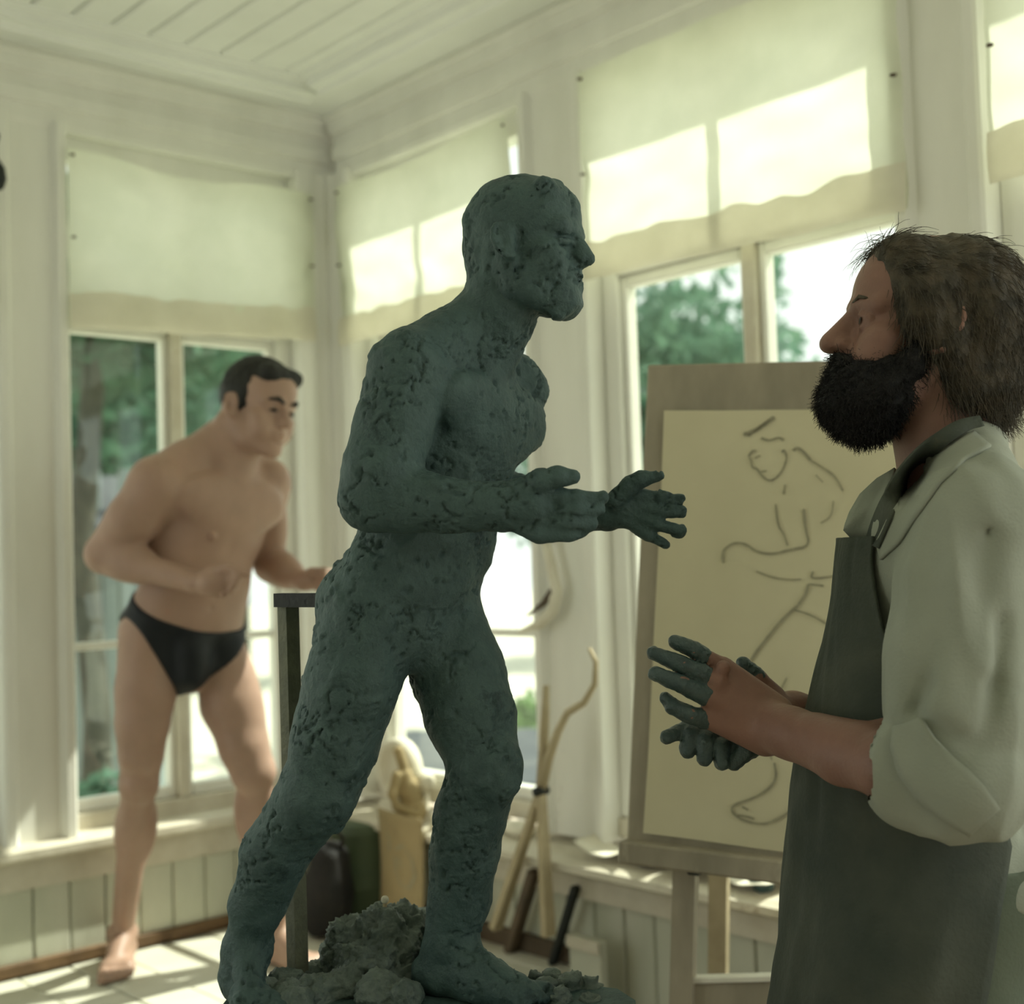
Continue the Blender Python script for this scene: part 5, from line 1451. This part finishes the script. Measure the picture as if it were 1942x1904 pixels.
sheet(1440, 1680, 0.20, 0.11, -0.1, 0.012, 'wide white sheet on the sill beside the dark apron', M['plaster'], 4)
def lump(name, p, r3, m, label, cat, seed, amp=0.12):
    rt_ = empty(name, (p[0], p[1], p[2])); tag(rt_, label, cat)
    bm = bmesh.new(); bmesh.ops.create_icosphere(bm, subdivisions=3, radius=1)
    for v in bm.verts:
        k = 1 + amp * noise.noise(v.co * 1.6 + Vector((seed, 0, 0))) * 2
        v.co = Vector((v.co.x * r3[0] * k, v.co.y * r3[1] * k, max(-0.9, v.co.z) * r3[2] * k + r3[2] * 0.9))
    MB().bm(bm).build('body', m, rt_, True)
    return rt_
p = onB(962, 1578, -0.02); p[2] = SZ - 0.005
lump('stone', p, (0.022, 0.026, 0.020), M['dark_wood'], 'small brown stone on the sill beside the statue front knee', 'stone', 3)
p = onB(985, 1590, -0.03); p[2] = SZ - 0.008
lump('plaster_lump', p, (0.03, 0.055, 0.022), M['plaster'], 'white plaster lump on the sill beside the callipers', 'plaster', 5)
p = onB(1300, 1654, -0.05); p[2] = SZ - 0.008; p[1] += 0.10
lump('dark_rag', p, (0.03, 0.05, 0.016), M['black_bag'], 'dark crumpled rag on the sill behind the easel leg', 'rag', 8, 0.25)
p = onB(1446, 1700, -0.07); p[2] = SZ - 0.012
lump('clay_pellet', p, (0.02, 0.03, 0.018), M['clay'], 'dark clay pellet on the white sheet beside the apron', 'clay', 9, 0.2)

# plaster disc and small seated figure in the window between the statue legs
pd_ = onB(762, 1560, -0.01)
disc = empty('plaster_disc', (-0.012, pd_[1], SZ + 0.02)); tag(disc, 'round white plaster relief leaning in the window between the statue legs', 'plaster')
bm = bmesh.new()
prof = [(0.0, 0.0), (0.062, 0.0), (0.070, 0.012), (0.085, 0.020), (0.094, 0.012), (0.096, 0.0), (0.094, -0.012), (0.0, -0.014)]
vs, fs = [], []
for i, (r_, h_) in enumerate(prof):
    for k in range(32):
        a = 2 * math.pi * k / 32
        vs.append((-h_ * 1.4, r_ * math.cos(a), 0.096 + r_ * math.sin(a)))
for i in range(len(prof) - 1):
    for k in range(32): fs.append((i * 32 + k, i * 32 + (k + 1) % 32, (i + 1) * 32 + (k + 1) % 32, (i + 1) * 32 + k))
MB().add(vs, fs).build('roundel', M['plaster'], disc, True)
MB().box((-0.03, -0.07, -0.03), (0.012, 0.07, 0.004), 0.004).build('foot', M['plaster'], disc)
fg = onB(775, 1540, -0.075); fg[0] = -0.085
fz = SZ - 0.002
dF = (fg - CAM) @ fw
S = SDF(V(725, 1590, dF) - np.array([0.02, 0.11, 0.03]), V(850, 1410, dF) + np.array([0.02, 0.11, 0.03]), 0.0028); S.k = 0.008
stroke(S, [(756, 1424, 10, 0.0), (764, 1450, 10, 0.0)], dF, 0.006)
stroke(S, [(768, 1470, 14, 0), (776, 1500, 21, 0), (784, 1525, 19, 0)], dF)
stroke(S, [(752, 1470, 9, -0.02), (744, 1505, 8, -0.03), (752, 1530, 7, -0.03), (790, 1545, 7, -0.04)], dF)
stroke(S, [(786, 1528, 15, 0), (798, 1538, 11, -0.02), (798, 1550, 9, -0.02)], dF)
stroke(S, [(770, 1532, 15, 0), (758, 1555, 14, 0.0), (790, 1560, 14, 0)], dF)
P, F = S.mesh(1); P, F = clean(P, F)
fr_ = fig_root('clay_maquette', (P[:, 0].mean(), P[:, 1].mean(), P[:, 2].min()), 'small seated ochre clay figure on the sill before the plaster disc', 'statuette')
fig_object('figure', P, F, M['ochre_paper'], fr_)
p = onB(806, 1490, -0.03); p[0] = -0.02
for (u, v, rr, lb) in ((806, 1482, 0.030, 'white plaster ball beside the small seated figure'), (826, 1548, 0.014, 'tiny white plaster ball at the sill edge under the seated figure')):
    p = onB(u, v, -0.03 if rr > 0.02 else -0.10)
    r_ = empty('plaster_ball', tuple(p)); tag(r_, lb, 'ball')
    bm = bmesh.new(); bmesh.ops.create_icosphere(bm, subdivisions=3, radius=rr)
    MB().bm(bm).build('ball', M['plaster'], r_, True)
    if rr > 0.02:
        MB().lathe([(0.018, SZ - p[2] + 0.01), (0.012, SZ - p[2] + 0.02), (0.010, -rr * 0.8), (0.014, -rr * 0.7)], (0, 0, 0), 12).build('pedestal', M['plaster'], r_, True)
    else:
        MB().lathe([(0.02, -0.03), (0.012, -0.02), (0.010, -0.012)], (0, 0, 0), 12).build('pedestal', M['plaster'], r_, True)
# ochre sheet hanging from the sill
c4 = [onB(716, 1530, -0.145), onB(800, 1552, -0.145), onB(818, 1742, -0.165), onB(736, 1736, -0.165)]
hs_ = empty('hanging_sheet', tuple(c4[0])); tag(hs_, 'ochre paper sheet with a faint sketch hanging from the sill', 'paper')
def hsf(s, t, off=0.0):
    a = lerp(lerp(c4[0], c4[1], s), lerp(c4[3], c4[2], s), t)
    a = a + np.array([-0.012 * math.sin(math.pi * s) - 0.03 * (t ** 2) - off, 0, 0])
    return tuple(L(hs_, a))
grid_mesh('leaf', hsf, 12, 16, M['ochre_paper'], hs_, 0.0012)
for pts in ([(0.45, 0.35), (0.62, 0.30), (0.78, 0.42), (0.84, 0.58), (0.74, 0.70), (0.55, 0.68), (0.44, 0.55), (0.42, 0.42)], [(0.5, 0.42), (0.56, 0.52), (0.66, 0.56)], [(0.25, 0.2), (0.3, 0.3), (0.27, 0.38)]):
    vs = []
    for s, t in pts:
        vs += [hsf(s - 0.02, t - 0.008, 0.002), hsf(s + 0.02, t + 0.008, 0.002)]
    MB().add(vs, [(2 * i, 2 * i + 1, 2 * i + 3, 2 * i + 2) for i in range(len(pts) - 1)]).build('pencil_line', M['charcoal'], hs_, recalc=False)
# green drum and dark bag in the corner
dc = onZ(694, 1742, ZP); 
drum = empty('green_drum', tuple(dc)); tag(drum, 'tall olive green enamel drum on the platform behind the clay heap', 'drum')
MB().lathe([(0.092, 0.0), (0.096, 0.006), (0.096, 0.10), (0.099, 0.104), (0.099, 0.112), (0.096, 0.116), (0.096, 0.255), (0.100, 0.26), (0.100, 0.272), (0.094, 0.276)], (0, 0, 0), 32).build('barrel', M['drum'], drum, True)
MB().lathe([(0.094, 0.272), (0.094, 0.285), (0.06, 0.292), (0.0, 0.294)], (0, 0, 0), 32).build('lid', M['drum'], drum, True)
bg_ = onZ(622, 1776, ZP)
dB = (bg_ - CAM) @ fw
S = SDF(V(560, 1790, dB) - np.array([0.02, 0.14, 0.02]), V(690, 1540, dB) + np.array([0.02, 0.14, 0.02]), 0.0055); S.k = 0.02
stroke(S, [(612, 1748, 38, 0.0), (616, 1690, 44, 0.0), (620, 1630, 36, 0.0)], dB, 0.03)
stroke(S, [(632, 1748, 32, 0.04), (634, 1690, 36, 0.04), (634, 1640, 26, 0.03)], dB, 0.03)
S.plane((0, 0, ZP + 0.002), (0, 0, -1))
P, F = S.mesh(1); P, F = clean(P, F)
P = P + normals(P, F) * (0.010 * vnoise(P, 14, 3.0, (1, 1, 0.6)))[:, None]; P[:, 2] = np.maximum(P[:, 2], ZP + 0.001)
bag = fig_root('dark_bag', (P[:, 0].mean(), P[:, 1].mean(), ZP), 'slumped black leather bag on the platform beside the green drum', 'bag')
fig_object('sack', P, F, M['black_bag'], bag)
MB().tube([V(u, v, dB) - np.array(bag['base']) for u, v in ((600, 1620), (610, 1585), (634, 1566), (650, 1590), (646, 1625))], 0.006, 8).build('handle', M['boot'], bag, True)
MB().bar(V(588, 1712, dB - 0.05) - np.array(bag['base']), V(632, 1704, dB - 0.055) - np.array(bag['base']), 0.008, 0.004).build('piping', M['stick_wood'], bag)
# something dark hanging at the left edge
hk = onA(-4, 262, -0.10)
kn_ = empty('hanging_flask', tuple(hk)); tag(kn_, 'dark flask hanging at the left picture edge before the window', 'flask')
MB().lathe([(0.004, -0.175), (0.022, -0.165), (0.030, -0.14), (0.026, -0.11), (0.010, -0.085), (0.008, -0.05), (0.014, -0.03), (0.014, -0.02), (0.004, -0.012)], (-0.01, 0, 0.03), 18).build('bottle', M['iron_dark'], kn_, True)
MB().tube([(-0.01, 0, 0.02), (-0.01, 0.03, 0.05), (-0.01, 0.105, 0.10)], 0.002, 6).build('string', M['iron_dark'], kn_)
# ------------------------------------------------------------------ trees, shed and low roof outdoors
GZ = -0.6
def gpos(u, dep):
    p = at(u, 1000, dep); return (p[0], p[1], GZ)
TREES = [(165, 14, 5.4, 2.0, 'dark leafy tree seen in the left pane behind the standing man', 'leaf_dark', 1), (300, 20, 7.0, 2.6, 'broad dark tree behind the shed roof, left of the window mullion', 'leaf_dark', 2),
         (455, 27, 9.0, 3.6, 'dark green tree right behind the head of the man in briefs', 'leaf_dark', 3), (560, 40, 12.0, 5.0, 'tall dark tree beyond the corner post of the room', 'leaf_dark', 4),
         (40, 30, 10.0, 4.2, 'dark tree hidden behind the left window post', 'leaf_dark', 5), (1270, 15, 5.6, 2.4, 'blue green leafy tree left of the drawing board in the wide window', 'leaf_mid', 6),
         (1385, 27, 7.4, 2.9, 'paler leafy tree beside the mullion above the drawing board', 'leaf_mid', 7), (1540, 17, 4.2, 1.15, 'small light tree before the bearded face in bright sky', 'leaf_mid', 8),
         (720, 24, 4.8, 2.0, 'distant tree behind the statue shoulder', 'leaf_mid', 9)]
for u, dep, h, r, lb, m_, sd in TREES:
    tree(gpos(u, dep), h, r, lb, M[m_], sd, n=5200 if r > 2 else 2200, size=0.13, trunk=0.16)
# trunk close to the left window
tk = empty('tree', gpos(165, 8.5)); tag(tk, 'bare grey trunk standing close outside the left window pane', 'tree')
MB().tube([(0, 0, 0), (0.05, 0, 1.0), (-0.02, 0.05, 2.2), (0.1, 0, 3.6)], [0.11, 0.09, 0.085, 0.07], 12).build('trunk', M['bark'], tk, True)
q, f = leaf_crown((0.1, 0, 3.9), 1.3, 2500, 0.10, 21, 0.7)
me = bpy.data.meshes.new('crown'); me.from_pydata(q.tolist(), [], f.tolist()); me.materials.append(M['leaf_dark'])
o = bpy.data.objects.new('crown', me); COL.objects.link(o); o.parent = tk; o['kind'] = 'stuff'
def bush(u, dep, h, lb, m_, sd):
    r = empty('bush', gpos(u, dep)); tag(r, lb, 'bush')
    q, f = leaf_crown((0, 0, h * 0.5), h * 0.8, 1800, 0.07, sd, 0.65)
    me = bpy.data.meshes.new('foliage'); me.from_pydata(q.tolist(), [], f.tolist()); me.materials.append(M[m_])
    o = bpy.data.objects.new('foliage', me); COL.objects.link(o); o.parent = r; o['kind'] = 'stuff'
    MB().tube([(0, 0, 0), (0.02, 0, h * 0.5)], [0.03, 0.015], 8).build('stem', M['bark'], r, True)
bush(142, 7.0, 1.0, 'green bush in the lower left pane beside the grey trunk', 'leaf_mid', 31)
bush(1005, 12, 0.8, 'low green bush outside, beside the statue front knee', 'grass', 32)
# grey shed
sp = at(190, 1000, 10.0)
sh = empty('grey_shed', (sp[0], sp[1], GZ), FIG_ROT + 0.1); tag(sh, 'weathered grey board shed seen through the left window pane', 'shed')
k = 0
x = -0.36
while x < 0.34:
    MB().box((x, 0.0, 0.0), (x + 0.11, 0.04 + 0.01 * (k % 2), 2.75 - 0.4 * (k % 3 == 0)), 0.004).build('board', M['shed'], sh)
    x += 0.125; k += 1
MB().box((-0.36, 0.05, 0.0), (0.36, 1.2, 2.3)).build('body', M['shed'], sh)
MB().prism([(-0.3, 2.3), (1.4, 2.3), (0.6, 2.75)], 'x', -0.45, 0.45).build('roof', M['shed_roof'], sh)
# low lean-to roof below window level outside the right wall
lp_ = at(850, 1400, 9.0)
lo2 = empty('lean_to_roof', (lp_[0], lp_[1], GZ), FIG_ROT - 0.1); tag(lo2, 'low lean-to with grey felt roof outside, seen between the statue legs', 'shed')
MB().box((-0.45, 0.0, 0.0), (0.75, 1.0, 0.42)).build('wall', M['shed'], lo2)
MB().prism([(-0.1, 0.40), (1.1, 0.62), (1.1, 0.68), (-0.1, 0.46)], 'x', -0.5, 0.8).build('roof', M['shed_roof'], lo2)
